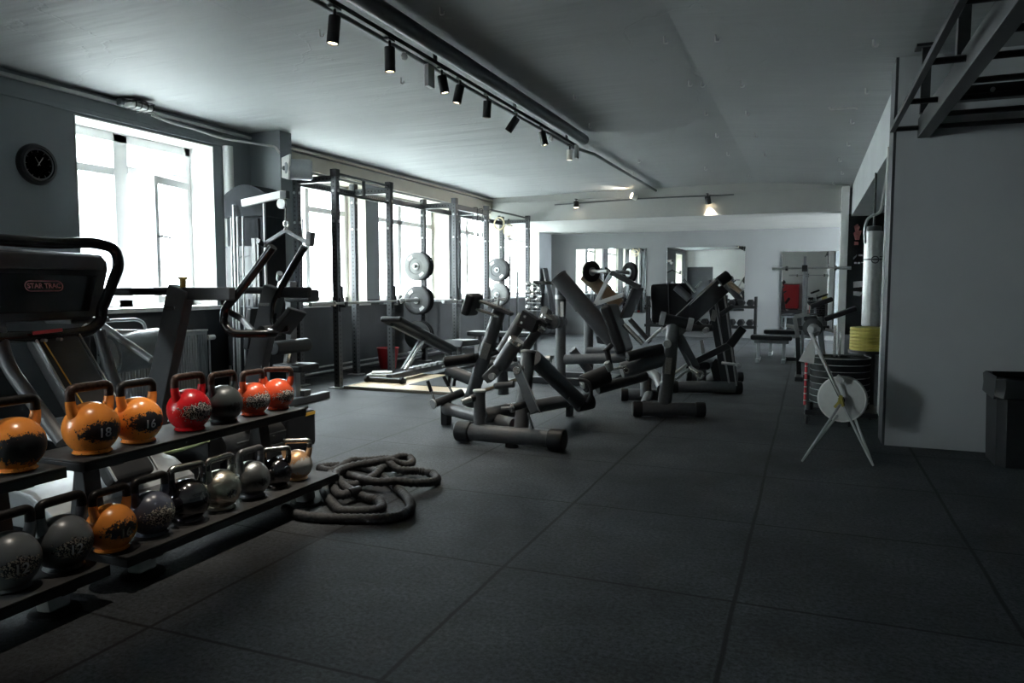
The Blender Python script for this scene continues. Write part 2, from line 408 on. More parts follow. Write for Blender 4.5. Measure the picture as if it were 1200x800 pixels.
# window wall: piers, sill walls and the head above, one continuous wall
T = .42
WIN = [(4.66, 6.28, .98, 2.70), (7.30, 9.22, .95, 2.64), (9.55, 11.87, .95, 2.64), (12.36, 14.22, .95, 2.64), (14.45, 16.60, .95, 2.64)]
ADDED_WIN = [(-2.6, -.8, .98, 2.70)]  # unseen window added behind the camera to let in more daylight
g = G(); lo = G(); y = -3.6
for (a, b, s_, h) in ADDED_WIN + WIN + [(18, None, None, None)]:
    g.b2((WX-T, y, 1.0), (WX, a, 3.1)); lo.b2((WX-T, y, -.05), (WX, a, 1.0))
    if b is None: break
    g.b2((WX-T, a, h), (WX, b, 3.1))
    lo.b2((WX-T, a, -.05), (WX, b, s_)); y = b
wl = struct('wall_left', g, M['wall'])
struct('wall_left_lower', lo, M['dark_wall'])
for i, (a, b, s_, h) in enumerate(WIN + ADDED_WIN):
    # painted reveals of the opening (a lining in white paint)
    r = G(); m_ = .012
    r.b2((WX-T, a, s_), (WX+.004, a+m_, h)); r.b2((WX-T, b-m_, s_), (WX+.004, b, h)); r.b2((WX-T, a, h-m_), (WX+.004, b, h))
    w = struct('window_%d' % (i+1), r, M['white_wall'] if i == 0 else M['cream'])
    sl = G().b2((WX-T+.05, a+.002, s_-.03), (WX+.07, b-.002, s_+.014), .006)
    struct('sill', sl, M['frame'], w)
    xg = WX-.35; f = G(); fr = .075
    def fbar(y0, y1, z0, z1, d=.07): f.b2((xg-d/2, y0, z0), (xg+d/2, y1, z1), .006)
    fbar(a+.01, a+.01+fr, s_, h-.012); fbar(b-.01-fr, b-.01, s_, h-.012); fbar(a+.01, b-.01, h-.1, h-.012); fbar(a+.01, b-.01, s_+.01, s_+.09)
    if i == 0:
        mull = [(5.31, 5.47)]; trans = [(4.70, 5.31, 2.275), (5.47, 6.2, 2.315)]
    elif i == 1:
        mull = [(8.24, 8.33)]; trans = [(8.33, 9.15, 2.2)]
    else:
        w_ = (b-a)/2; mull = [(a+w_-.06, a+w_+.06)]; trans = [(a+.05, a+w_, 2.2), (a+w_, b-.05, 2.2)]
    for y0, y1 in mull: fbar(y0, y1, s_, h-.02)
    for y0, y1, z in trans: fbar(y0, y1, z, z+.075)
    struct('frame', f, M['frame'], w)
    pn = G().b2((xg-.004, a+.05, s_+.05), (xg+.004, (5.47 if i == 0 else b-.05), h-.06))
    if i == 0: pn.b2((xg-.004, 5.45, 2.33), (xg+.004, b-.05, h-.06))
    struct('pane', pn, M['glass'], w)
    if i == 0:
        # the casement stands ajar, hinged at its far side and tilted into the room
        sa = G(); hinge = V((xg+.04, 6.19, 0)); ang = math.radians(16)
        def SP(u, z, d=0): return V((hinge.x + u*math.sin(ang) + d*math.cos(ang), hinge.y - u*math.cos(ang) + d*math.sin(ang), z))
        W_ = .66
        for (u0, u1, z0, z1) in ((0, .06, 1.03, 2.30), (W_-.06, W_, 1.03, 2.30), (0, W_, 1.03, 1.10), (0, W_, 2.23, 2.30)):
            sa.prism([SP(u0, z0), SP(u1, z0), SP(u1, z1), SP(u0, z1)], SP(0, 0, .05)-SP(0, 0))
        so = struct('sash', sa, M['frame'], w)
        sg = G().prism([SP(.05, 1.08, .02), SP(W_-.05, 1.08, .02), SP(W_-.05, 2.25, .02), SP(.05, 2.25, .02)], SP(0, 0, .006)-SP(0, 0))
        struct('sash_pane', sg, M['glass'], so)
        hd = G(); p = SP(W_-.03, 1.70, .06); hd.cyl(p, p+V((.04, 0, 0)), .014).bar(p+V((.04, 0, 0)), p+V((.05, .10, -.01)), .018, .018)
        struct('handle', hd, M['black'], so)

# curtain rail and cornice along the window wall
g = G(); g.b2((WX, -3.5, 2.865), (WX+.045, 6.84, 2.895), .006); struct('trim_1', g, M['offwhite'])
g = G(); g.b2((WX, -3.5, 2.72), (WX+.02, 6.6, 2.765), .005); struct('trim_2', g, M['wall'])
g = G(); g.b2((WX, 7.06, 2.66), (WX+.035, SY, 2.85), .006).b2((WX, 7.06, 2.868), (WX+.06, SY, 2.90), .008); struct('trim_3', g, M['cream'])
g = G(); g.cyl((WX+.055, 6.44, 0), (WX+.055, 6.44, 2.72), .055); struct('trim_4', g, M['white_wall'])
g = G(); g.cyl((WX+.03, 7.7, .06), (WX+.03, 13.6, .06), .016); g.cyl((WX+.03, 7.7, .13), (WX+.03, 13.6, .13), .012); struct('baseboard_left', g, M['satin'])
# pier standing forward of the wall
g = G(); g.b2((WX, 6.85, 1.0), (-5.575, 7.05, 3.1), 0); struct('pillar_window_wall', g, M['wall'])
g = G(); g.b2((WX, 6.85, 0), (-5.575, 7.05, 1.0), 0); struct('pillar_window_wall_lower', g, M['dark_wall'])

# back of the room
struct('wall_back', G().b2((-6.4, BY, -.05), (4, BY+.2, 3.1)), M['back_wall'])
struct('soffit_beam', G().b2((WX, SY, 2.45), (RX-.04, BY, 3.05)), M['soffit'])
struct('trim_5', G().b2((WX, SY-.02, 2.82), (RX-.1, SY, 2.845), .004), M['soffit'])
struct('trim_6', G().b2((.44, SY-.16, 0), (.555, SY+.03, 2.84), .006), M['white_wall'])
struct('wall_right_back', G().b2((.58, BY-3.4, 0), (3.4, BY-3.3, 3.0)), M['wall'])
# right: dropped beam over the opening, the partition with its dark end, the wall beyond
struct('ceiling_beam_right', G().b2((RX, 6.52, 2.36), (RX+.35, SY, 2.92)), M['part'])
struct('wall_partition', G().b2((.555, 6.2, 0), (6.0, 6.52, 3.0)), M['part'])
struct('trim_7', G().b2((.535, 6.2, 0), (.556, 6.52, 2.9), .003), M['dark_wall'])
struct('trim_8', G().b2((.56, 6.95, .1), (.60, 7.0, 2.36), .003), M['white_wall'])
struct('wall_right_far', G().b2((3.3, 6.5, 0), (3.5, BY-3.3, 3.0)), M['wall'])
struct('wall_right_near', G().b2((5.8, -3.6, 0), (6.0, 6.2, 3.0)), M['wall'])
# the wall behind the camera, seen only in the mirrors
g = G(); g.b2((-6.6, -3.8, 0), (-5.9, -3.6, 3.1)).b2((-4.6, -3.8, 0), (6, -3.6, 3.1)).b2((-5.9, -3.8, 2.1), (-4.6, -3.6, 3.1))
struct('wall_front', g, M['white_wall'])
g = G(); g.b2((-5.9, -3.78, 0), (-4.6, -3.72, 2.1)); struct('door_1', g, M['dark_wall'])

# outside the windows
struct('exterior_yard', G().b2((-40, -25, -1.3), (-6.5, 45, -1.2)), M['offwhite'])
nb = thing('neighbour_building', 'white rendered building with rows of windows across the yard outside', 'building', (-17, 12, -1.2))
build('facade', G().b2((-18, -12, -1.2), (-17, 34, 5.2)), M['pcb'], nb)
build('roof', G().prism([(-18.5, -12, 5.2), (-16.8, -12, 5.2), (-18.5, -12, 6.8)], (0, 46, 0)), M['bump_mid'], nb)
for yy in (8.0, 10.6, 13.2, 15.8, 18.4):
    f = build('window', G().b2((-17.04, yy, .6), (-16.97, yy+1.3, 2.6), .02), M['frame'], nb)
    build('pane', G().b2((-16.98, yy+.1, .7), (-16.955, yy+.6, 2.5)).b2((-16.98, yy+.7, .7), (-16.955, yy+1.2, 2.5)), M['dimglass'], f)

# ------------------------------------------------------------------ mirrors
def mirror(px0, py0, px1, py1, label, bot=None):
    a, b = Y(px0, py0, BY-.03), Y(px1, py1, BY-.03)
    if bot is not None: b.z = bot
    o = thing('wall_mirror', label, 'mirror', ((a.x+b.x)/2, BY-.015, b.z), 'mirrors on the back wall')
    build('mirror_glass', G().b2((a.x, BY-.03, b.z), (b.x, BY-.012, a.z), .002), M['mirror'], o)
    build('backing_board', G().b2((a.x+.01, BY-.012, b.z+.01), (b.x-.01, BY-.0005, a.z-.01)), M['black'], o)
mirror(675, 292, 757, 335, 'wall mirror reflecting bright windows, leftmost of the three', .55)
mirror(782, 290, 872, 360, 'wall mirror above the dumbbell rack, reflecting a pale wall and a dark opening', .62)
mirror(917, 295, 985, 390, 'tall wall mirror near the corner behind the barbell stand', .1)
rc = thing('red_cabinet', 'red cabinet reflected in the tall mirror near the corner', 'cabinet', (-.95, -3.2, 0))
build('body', G().b2((-1.5, -3.55, .06), (-.5, -3.05, 1.2), .02), M['red'], rc)
build('door', G().b2((-1.47, -3.05, .1), (-1.01, -3.03, 1.16), .005), M['red'], rc)
build('door', G().b2((-.99, -3.05, .1), (-.53, -3.03, 1.16), .005), M['red'], rc)
build('plinth', G().b2((-1.46, -3.5, 0), (-.54, -3.1, .06)), M['black'], rc)
build('top', G().b2((-1.52, -3.57, 1.2), (-.48, -3.03, 1.24), .005), M['black'], rc)

# ------------------------------------------------------------------ ceiling: pipe, conduit, track and spotlights
g = G(); g.tube([(-2.50, -3.5, 2.90), (-2.50, 8.45, 2.90)], .058, 20)
o = single('ceiling_pipe', g, M['steel2'], 'thick dark pipe running along the ceiling above the track lights', 'pipe', (-2.5, 2, 2.9))
g = G(); g.tube([(-2.79, -3.5, 2.905), (-2.78, 8.9, 2.91), (-2.70, 9.6, 2.93), (-2.68, SY-.03, 2.93)], .02, 12)
single('ceiling_conduit', g, M['steel2'], 'thin dark conduit running along the ceiling to the beam', 'pipe', (-2.78, 2, 2.9))
g = G(); g.b2((-2.66, -3.5, 2.845), (-2.62, 8.55, 2.875), .004)
for k in range(8): g.b2((-2.65, -3+k*1.6, 2.875), (-2.63, -2.97+k*1.6, 2.96))
single('light_track', g, M['black'], 'black lighting track hung under the ceiling beside the pipe', 'track', (-2.64, 2, 2.86))
def spot_lamp(loc, aim, label, L=.16, r=.036, pw=12, box=None, body='black', group='track spotlights', stem=True, ang=70, bulb=True):
    loc = V(loc); aim = V(aim).normalized()
    t = thing('track_spotlight', label, 'spotlight', loc, group)
    a = loc + V((0, 0, -.055)); b = a + aim*L
    if stem: build('stem', G().cyl(loc, a+aim*.02, .009).b2(loc+V((-.018, -.045, -.014)), loc+V((.018, .045, 0)), .003), M['black'], t)
    build('lamp_body', G().lathe([(0, 0), (r*.94, 0), (r, .006), (r, L), (r*.86, L), (r*.8, L-.012), (0, L-.012)], a, aim), M[body], t)
    if bulb: build('lens', G().lathe([(0, L-.008), (r*.8, L-.008)], a, aim), M['lamp'], t)
    if box:
        build('driver_box', G().box(box[0], box[1], None, .004), M['frame'], t)
    li = bpy.data.lights.new('spot', 'SPOT'); li.energy = pw*.8; li.color = (1, .92, .80); li.spot_size = math.radians(ang); li.spot_blend = .6; li.shadow_soft_size = .02
    lo_ = bpy.data.objects.new('spot_light', li); C.objects.link(lo_); lo_.parent = t
    lo_.location = (b + aim*.012) - loc; lo_.rotation_mode = 'QUATERNION'; lo_.rotation_quaternion = V((0, 0, -1)).rotation_difference(aim)
TZ = 2.845
spot_lamp((-2.64, 3.76, TZ), (-.08, -.06, -1), 'black track spotlight nearest the kettlebells, first on the track', ang=44, pw=60)
spot_lamp((-2.64, 4.37, TZ), (-.02, .05, -1), 'black track spotlight hanging straight, second along the track', ang=50, pw=30)
spot_lamp((-2.63, 5.10, TZ), (.15, .12, -1), 'black track spotlight beside the first white driver box', L=.13, pw=24, box=((-2.68, 5.0, 2.765), (.035, .10, .16)))
spot_lamp((-2.62, 5.40, TZ), (-.22, -.05, -1), 'black track spotlight just past the white driver box, tilted', L=.14, pw=24)
spot_lamp((-2.62, 5.93, TZ), (-.1, .1, -1), 'black track spotlight in the middle of the track, unlit looking', L=.14, pw=16)
spot_lamp((-2.62, 6.62, TZ), (-.55, -.1, -.8), 'black track spotlight tilted strongly towards the windows', L=.15, pw=22)
spot_lamp((-2.62, 7.32, TZ), (.22, .1, -1), 'black track spotlight tilted towards the machines, last plain one', L=.14, pw=20)
spot_lamp((-2.66, 8.40, TZ), (-.05, .1, -1), 'white track spotlight with a white box at the far end of the track', L=.12, pw=12, box=((-2.60, 8.48, 2.775), (.03, .09, .15)), body='white')
for yy, pw in ((2.95, 62), (1.95, 34)): spot_lamp((-2.64, yy, TZ), (-.10, .0, -1), 'added unseen track spotlight overhead, %s out of frame' % ('just' if yy > 2.5 else 'well' if yy > 1.5 else 'farthest'), pw=pw, ang=42)  # extra lamps added out of view to brighten the kettlebells and foreground
# two little white sensors on the conduit
for i, (yy, lb) in enumerate(((4.70, 'white round sensor pair on the conduit near the driver box'), (7.95, 'white round sensor pair on the conduit near the far end of the track'))):
    t = thing('ceiling_sensor', lb, 'sensor', (-2.79, yy, 2.90))
    for k in (-.05, .07): build('sensor_head', G().ball((-2.79+k*.4, yy+k, 2.852), .026).cyl((-2.79+k*.4, yy+k, 2.86), (-2.79+k*.4, yy+k, 2.884), .012), M['white'], t)
# spotlights on the far beam
g = G(); g.tube([Y(650, 240, SY-.02), Y(745, 233, SY-.02), Y(860, 228, SY-.02)], .012, 8)
single('wall_conduit', g, M['steel2'], 'dark cable conduit across the pale beam at the back', 'conduit', (-3, SY-.02, 2.79))
p = Y(675, 236, SY-.09); spot_lamp(p+V((0, 0, .05)), (.1, -.2, -1), 'black spotlight on the far beam, nearest the windows', L=.12, r=.05, pw=6, group='beam spotlights')
p = Y(746, 231, SY-.09); spot_lamp(p+V((0, 0, .05)), (-.75, -.6, .28), 'white spotlight on the far beam glowing onto the ceiling', L=.11, r=.06, pw=26, body='white', group='beam spotlights')
p = Y(829, 230, SY-.14); spot_lamp(p+V((0, 0, .05)), (.14, .4, -1), 'black spotlight on the far beam lighting the beam below it', L=.13, r=.05, pw=14, group='beam spotlights')
# loose hooks left in the ceiling
hook_px = [(838, 44), (778, 46), (807, 97), (822, 98), (868, 98), (874, 132), (826, 132), (884, 158), (839, 158), (895, 180), (852, 180), (748, 188), (741, 203), (826, 197), (877, 206),
           (1023, 50), (1014, 106), (997, 142), (993, 168), (983, 187), (986, 202), (976, 214), (516, 12), (375, 38), (470, 94), (672, 113), (690, 147)]
def ceil_z(x): return 2.93+(x+6.6)*.07/5.68 if x < -.92 else (3.0-(x+.92)*.13/1.52 if x < .6 else 2.87)
h0 = None
for i, (px, py) in enumerate(hook_px):
    z = 2.95
    for _ in range(4): p = Z(px, py, z-.02); z = ceil_z(p.x)
    if h0 is None:
        g = G(); g.tube(fillet([p+V((0, 0, .02)), p+V((0, 0, -.03)), p+V((.03, 0, -.03)), p+V((.03, 0, -.012))], .012), .006, 8)
        h0 = single('ceiling_hook', g, M['offwhite'], 'small white screw hook left in the bare ceiling', 'hook', (p.x, p.y, z), 'small hooks in the ceiling')
    else: dup(h0, (p.x, p.y, z))
p = Z(988, 125, 2.9)
g = G(); g.tube(fillet([p+V((-.12, 0, .01)), p+V((-.11, .01, -.012)), p+V((.10, .02, -.014)), p+V((.13, .02, -.03))], .03), .010, 8)
single('ceiling_cable_stub', g, M['offwhite'], 'short bent white cable stub hanging from the bare ceiling', 'cable', p)

# ------------------------------------------------------------------ things on the window wall
c = V((WX+.005, 4.29, 2.21))
t = thing('wall_clock', 'round black wall clock beside the nearest window', 'clock', c)
build('case', G().lathe([(0, 0), (.168, 0), (.170, .02), (.158, .045), (.135, .05), (.128, .038), (.118, .034)], c, (1, 0, 0), 48), M['black'], t)
build('bezel', G().torus(c+V((.04, 0, 0)), (1, 0, 0), .122, .006, 48), M['steel2'], t)
build('dial', G().lathe([(0, .034), (.120, .034)], c, (1, 0, 0), 48), M['gloss'], t)
g = G()
for k in range(12):
    a = k*PI/6; d = V((0, math.sin(a), math.cos(a))); g.bar(c+V((.036, 0, 0))+d*.098, c+V((.036, 0, 0))+d*.112, .004, .004, 0)
build('hour_marks', g, M['label'], t)
build('hand', G().bar(c+V((.04, -.008, -.012)), c+V((.04, .04, .06)), .007, .003, 0), M['offwhite'], t)
build('hand', G().bar(c+V((.043, .01, -.01)), c+V((.043, -.03, .055)), .005, .003, 0), M['offwhite'], t)

p = X(163, 131, WX+.16); p.z = 2.868
t = thing('wall_lamp', 'small caged lamp on the curtain rail above the nearest window', 'lamp', p)
build('backplate', G().box(p+V((-.08, 0, .02)), (.08, .30, .07), None, .02), M['steel2'], t)
build('diffuser', G().box(p+V((0, 0, -.005)), (.13, .24, .05), None, .02), M['offwhite'], t)
g = G()
for k in (-.1, -.04, .03, .09): g.tube(fillet([p+V((-.06, k, .045)), p+V((.08, k, .04)), p+V((.085, k, -.035)), p+V((-.06, k, -.045))], .03), .005, 8)
g.tube(fillet([p+V((.0, -.14, .04)), p+V((.08, -.12, .03)), p+V((.08, .12, .03)), p+V((.0, .14, .04))], .03), .005, 8)
build('wire_guard', g, M['black'], t)

p = V((-5.44, 7.0, 2.52))
t = thing('loudspeaker', 'dark grey loudspeaker on a white bracket high on the wall pier', 'speaker', p)
build('cabinet', G().lathe([(.0, -.15), (.095, -.15), (.115, -.13), (.118, .13), (.10, .15), (0, .15)], p, (.8, .6, 0), 28), M['silver'], t)
build('bracket', G().prism([p+V((-.13, -.14, .12)), p+V((-.13, -.14, -.10)), p+V((-.03, -.16, -.13)), p+V((.0, -.16, .15))], V((.012, .02, 0)), .004), M['white'], t)
build('bracket_knob', G().cyl(p+V((-.08, -.16, 0)), p+V((-.08, -.13, 0)), .025), M['bump_mid'], t)
g = G(); pts = [X(q[0], q[1], WX+.06) for q in ((178, 135), (203, 145), (232, 152), (258, 162))] + [V((-5.62, 6.83, 2.76)), V((-5.57, 6.82, 2.70)), V((-5.56, 6.82, 2.685))]
g.tube(fillet(pts, .3), .012, 8)
single('speaker_cable', g, M['offwhite'], 'white cable sagging across the wall to the loudspeaker', 'cable', pts[2])

t = thing('radiator', 'white panel radiator under the nearest window', 'radiator', (WX+.1, 5.35, 0))
g = G(); g.b2((WX+.07, 4.72, .12), (WX+.14, 5.98, .74), .012)
for k in range(36): g.b2((WX+.138, 4.745+k*.034, .16), (WX+.147, 4.763+k*.034, .70), .003)
build('panel', g, M['silver'], t)
g = G(); g.b2((WX+.065, 4.72, .735), (WX+.15, 5.98, .75), .004)
for k in range(30): g.b2((WX+.08, 4.75+k*.04, .749), (WX+.135, 4.772+k*.04, .754))
build('top_grille', g, M['offwhite'], t)
build('valve', G().cyl((WX+.11, 6.0, .66), (WX+.11, 6.10, .66), .028, bev=.006).cyl((WX+.11, 5.97, .66), (WX+.11, 6.01, .66), .014), M['white'], t)
build('pipe', G().tube(fillet([(WX+.11, 6.03, .66), (WX+.11, 6.03, .3), (WX+.06, 6.12, .2), (WX+.06, 6.12, .001)], .05), .010, 8), M['offwhite'], t)
for yy in (4.9, 5.8): build('bracket', G().b2((WX+.001, yy, .3), (WX+.08, yy+.04, .6)), M['offwhite'], t)
for yy in (4.95, 5.75): build('foot', G().b2((WX+.085, yy, 0), (WX+.125, yy+.03, .13)), M['offwhite'], t)

# ------------------------------------------------------------------ monkey bars, upper right
t = thing('monkey_bars', 'black steel monkey bars bolted under the ceiling beside the partition', 'monkey bars', (.9, 5, 2.35))
zz = 2.35
build('outer_rail', G().bar((.525, 2.0, zz), (.525, 6.19, zz), .035, .035, .004), M['black'], t)
build('main_beam', G().b2((.69, 1.5, zz-.07), (.77, 6.19, zz+.07), .006), M['black'], t)
build('far_beam', G().b2((2.0, 1.5, zz-.07), (2.08, 6.19, zz+.07), .006), M['black'], t)
for yy in (6.15, 5.27, 4.38, 3.5): build('rung', G().cyl((.525, yy, zz), (2.04, yy, zz), .018, n=14), M['black'], t)
for yy in (5.72, 4.86, 3.95): build('rung', G().cyl((.75, yy, zz), (2.04, yy, zz), .018, n=14), M['black'], t)
for yy in (5.95, 4.55):
    for xx in (.70, 2.04): build('hanger', G().b2((xx-.03, yy-.03, zz+.06), (xx+.03, yy+.03, 2.868), .004).b2((xx-.07, yy-.07, 2.85), (xx+.07, yy+.07, 2.87), .003), M['black'], t)
g = G(); g.b2((.77, 5.40, zz+.02), (2.0, 5.52, zz+.10), .006)
build('cross_beam', g, M['black'], t)
for xx in (1.0, 1.3, 1.6): build('bolt', G().cyl((xx, 5.385, zz+.06), (xx, 5.41, zz+.06), .014, n=10), M['satin'], t)

# ------------------------------------------------------------------ bin by the partition
t = thing('rubbish_bin', 'black rubbish bin with a black liner folded over its rim, against the partition', 'bin', (1.40, 5.88, 0))
def ring(x0, x1, y0, y1, z, k=.05): return [(x0+k, y0, z), (x1-k, y0, z), (x1, y0+k, z), (x1, y1-k, z), (x1-k, y1, z), (x0+k, y1, z), (x0, y1-k, z), (x0, y0+k, z)]
def loft(g, rs, cap0=True, cap1=True):
    R_ = [[g.b.verts.new(V(p)) for p in r] for r in rs]
    for A, B in zip(R_, R_[1:]):
        for k in range(len(A)): g._f((A[k], A[(k+1) % len(A)], B[(k+1) % len(B)], B[k]))
    if cap0: g._f(R_[0][::-1])
    if cap1: g._f(R_[-1])
    return g
build('body', loft(G(), [ring(1.19, 1.62, 5.72, 6.12, 0), ring(1.175, 1.635, 5.70, 6.13, .56), ring(1.19, 1.62, 5.72, 6.11, .56), ring(1.20, 1.61, 5.73, 6.1, .02)]), M['black'], t)
g = G(); rs = []
for z, d in ((.46, .012), (.475, .018), (.53, .014), (.585, .016), (.60, .006), (.58, -.012), (.45, -.02)):
    r = ring(1.172-d, 1.638+d, 5.697-d, 6.133+d, z); rs.append([V(p)+V((random.uniform(-.006, .006), random.uniform(-.006, .006), random.uniform(-.012, .012))) for p in r])
build('bin_liner', loft(g, rs, False, False), M['gloss'], t)
# ================================================================== KETTLEBELL RACKS
def kb_rack(y0, y1, label):
    t = thing('kettlebell_rack', label, 'rack', (-2.75, (y0+y1)/2, 0), 'kettlebell racks')
    for nm, x0, x1, z in (('upper_shelf', -3.02, -2.68, .51), ('lower_shelf', -2.80, -2.465, .148)):
        s = build(nm, G().b2((x0, y0, z-.012), (x1, y1, z), .004), M['worn'], t)
        e = G(); e.b2((x1-.012, y0, z-.045), (x1, y1, z-.011), .004).b2((x0, y0, z-.045), (x0+.012, y1, z-.011), .004)
        for yy in (y0, y1-.012): e.b2((x0, yy, z-.045), (x1, yy+.012, z-.011), .003)
        build('shelf_edge', e, M['black'], s)
    for yy in (y0+.17, y1-.15):
        build('leg', G().bar((-2.85, yy, .10), (-2.90, yy, .50), .085, .06, .01, up=(1, 0, .4)).b2((-2.98, yy-.035, .455), (-2.70, yy+.035, .497), .006), M['steel'], t)
        build('strut', G().b2((-2.92, yy-.03, .085), (-2.49, yy+.03, .135), .006), M['steel'], t)
        f = build('foot', G().lathe([(0, 0), (.085, 0), (.088, .006), (.082, .014), (.05, .018), (0, .018)], (-2.58, yy, 0), n=40), M['rubber'], t)
        build('foot_post', G().bar((-2.58, yy, .014), (-2.60, yy, .12), .09, .075, .012, up=(1, 0, 0)), M['satin'], t)
        build('rear_foot', G().lathe([(0, 0), (.06, 0), (.06, .014), (0, .014)], (-2.98, yy, 0), n=32).bar((-2.98, yy, .01), (-2.90, yy, .46), .06, .05, .008, up=(1, 0, 0)), M['steel'], t)
    return t
kb_rack(2.06, 3.47, 'two-tier black kettlebell rack in front of the curved treadmill, its whole length in view')
kb_rack(.55, 1.985, 'two-tier black kettlebell rack cut off by the left edge of the photo')

KB = {}
def kettlebell(x, y, zs, R, label, bm, hm, num=None, numcol='white', rz=0., hm_low=None, az=-.2, nsz=.5):
    t = thing('kettlebell', label, 'kettlebell', (x, y, zs), 'kettlebells on the racks')
    s = R/.105; c = V((x, y, zs+R*.965)); rot = Matrix.Rotation(rz, 3, 'Z')
    def L_(u, v, w): return V((x, y, zs)) + rot @ V((u, v, w))
    prof = [(0, 0), (R*.62, 0), (R*.70, R*.06)]
    for i in range(3, 25):
        a = -PI/2 + PI*(i/24); zz_ = R*.965+R*math.sin(a)
        if zz_ > R*.17 and i < 24: prof.append((R*math.cos(a), zz_))
    prof.append((0, R*1.965))
    body = G().lathe(prof, (x, y, zs), n=48)
    hw, ht, hr = R*.82, R*2.56, R*.165
    if hm_low is None:
        pass
    # painted horns rising out of the ball
    for sg in (-1, 1):
        body.tube([L_(0, sg*hw*.78, R*1.45), L_(0, sg*hw*.93, R*1.72), L_(0, sg*hw, R*1.98), L_(0, sg*hw, R*2.10)], [hr*1.55, hr*1.28, hr*1.12, hr*1.08], 18)
    build('bell', body, bm, t, 50)
    pts = fillet([L_(0, -hw, R*2.09), L_(0, -hw, ht), L_(0, hw, ht), L_(0, hw, R*2.09)], R*.55, 8)
    build('handle', G().tube(pts, hr*1.06, 18, up=rot @ V((1, 0, 0))), hm, t)
    if num:
        g = G(); a0 = rz+az
        def fn(v):
            a = a0 + v.x/R; e = -.10 + v.y/R; r = R*1.012
            return c + V((math.cos(e)*math.cos(a), math.cos(e)*math.sin(a), math.sin(e)))*r
        text(g, num, R*nsz, fn, .0009); o = build('weight_number', g, M[numcol], t)
    return t
H_dark = mat('worn_dark_handle', (.022, .02, .019), .42, .6, var=.4, scale=60)
H_brn = mat('worn_brown_handle', (.06, .035, .026), .45, .5, var=.45, scale=60)
H_steel = mat('polished_handle', (.45, .43, .40), .24, 1., var=.2, scale=40)
H_grey = mat('dull_steel_handle', (.22, .22, .22), .38, .8, var=.25, scale=50)
org_ = (.86, .29, .05); cor_ = (.72, .10, .035); red_ = (.60, .012, .018); gry_ = (.12, .13, .135)
m_o1 = bell_mat('orange_enamel_worn', org_, R=.105, amount=.62, scuff=.03)
m_o2 = bell_mat('orange_enamel_worn_edge', org_, R=.1, amount=.52, scuff=0.)
m_o3 = bell_mat('orange_enamel_very_worn', org_, R=.1, amount=.86, scuff=.05)
m_red = bell_mat('red_enamel_worn', red_, fleck=(.75, .70, .64), R=.104, amount=.62, scuff=.05)
m_cor = bell_mat('coral_enamel_worn', cor_, fleck=(.80, .74, .66), R=.09, amount=.70, scuff=.08)
m_cor2 = bell_mat('coral_enamel_half_worn', cor_, fleck=(.80, .74, .66), R=.088, amount=.55, scuff=.08)
m_blk = bell_mat('slate_enamel', (.06, .07, .07), chip=(.02, .02, .02), R=.092, amount=.3, rough=.34)
m_g12 = bell_mat('grey_enamel_worn', gry_, chip=(.02, .02, .02), fleck=(.42, .36, .28), R=.1, amount=.52, rough=.3)
m_blu = bell_mat('blue_grey_enamel_worn', (.07, .075, .10), chip=(.03, .025, .02), fleck=(.55, .50, .40), R=.098, amount=.55, rough=.26)
m_chr = mat('dark_polished_steel', (.16, .15, .15), .12, 1., var=.4, scale=9)
m_sil = bell_mat('brushed_silver', (.62, .57, .48), chip=(.2, .2, .2), R=.094, amount=.1, rough=.28, metal=1.)
m_gsm = bell_mat('satin_grey', (.26, .27, .27), chip=(.1, .1, .1), R=.09, amount=.2, rough=.34, metal=.8)
m_gld = bell_mat('bronze_paint_worn', (.62, .36, .18), chip=(.62, .6, .56), R=.086, amount=.8, rough=.32, metal=.4)
zu, zl = .5108, .1488
kettlebell(-2.80, 1.868, zu, .105, 'orange kettlebell with a big black worn patch, cut by the left edge of the photo', m_o3, H_dark)
kettlebell(-2.80, 2.192, zu, .110, 'orange kettlebell marked 18, first on the full rack\'s top shelf', m_o1, H_brn, '18')
kettlebell(-2.80, 2.424, zu, .104, 'orange kettlebell marked 16 on the top shelf beside the red one', m_o1, H_dark, '16')
kettlebell(-2.80, 2.722, zu, .103, 'bright red kettlebell with a silver scraped patch', m_red, H_brn, '32', nsz=.40, az=.12)
kettlebell(-2.80, 2.948, zu, .097, 'plain slate black kettlebell between the red and the coral ones', m_blk, H_brn)
kettlebell(-2.80, 3.168, zu, .091, 'coral orange kettlebell with a white chipped patch, next to the slate one', m_cor, H_brn, '28', nsz=.45, az=.0)
kettlebell(-2.80, 3.372, zu, .089, 'coral orange kettlebell at the far end of the top shelf, handle turned edge-on', m_cor2, H_brn, rz=-1.0)
kettlebell(-2.60, 1.690, zl, .103, 'grey kettlebell marked 12 at the left edge of the photo', m_g12, H_dark, '12')
kettlebell(-2.60, 1.895, zl, .103, 'grey kettlebell marked 12 next to the orange one on the bottom shelf', m_g12, H_dark, '12')
kettlebell(-2.60, 2.104, zl, .095, 'orange kettlebell marked 16 on the bottom shelf', m_o2, H_dark, '16', az=-.1)
kettlebell(-2.60, 2.299, zl, .096, 'blue-black kettlebell with a scraped patch beside the orange one on the bottom shelf', m_blu, H_dark)
kettlebell(-2.60, 2.502, zl, .097, 'dark mirror-polished kettlebell with a shiny steel handle', m_chr, H_steel, rz=-.2)
kettlebell(-2.60, 2.702, zl, .095, 'silver kettlebell with 44 cast on its face', m_sil, H_steel, '44', 'chrome', az=-.25, nsz=.5)
kettlebell(-2.60, 2.912, zl, .093, 'satin grey kettlebell beside the silver one', m_gsm, H_grey)
kettlebell(-2.60, 3.106, zl, .079, 'dark polished kettlebell with a bronze-edged handle turned aside', m_chr, H_steel, rz=-.65)
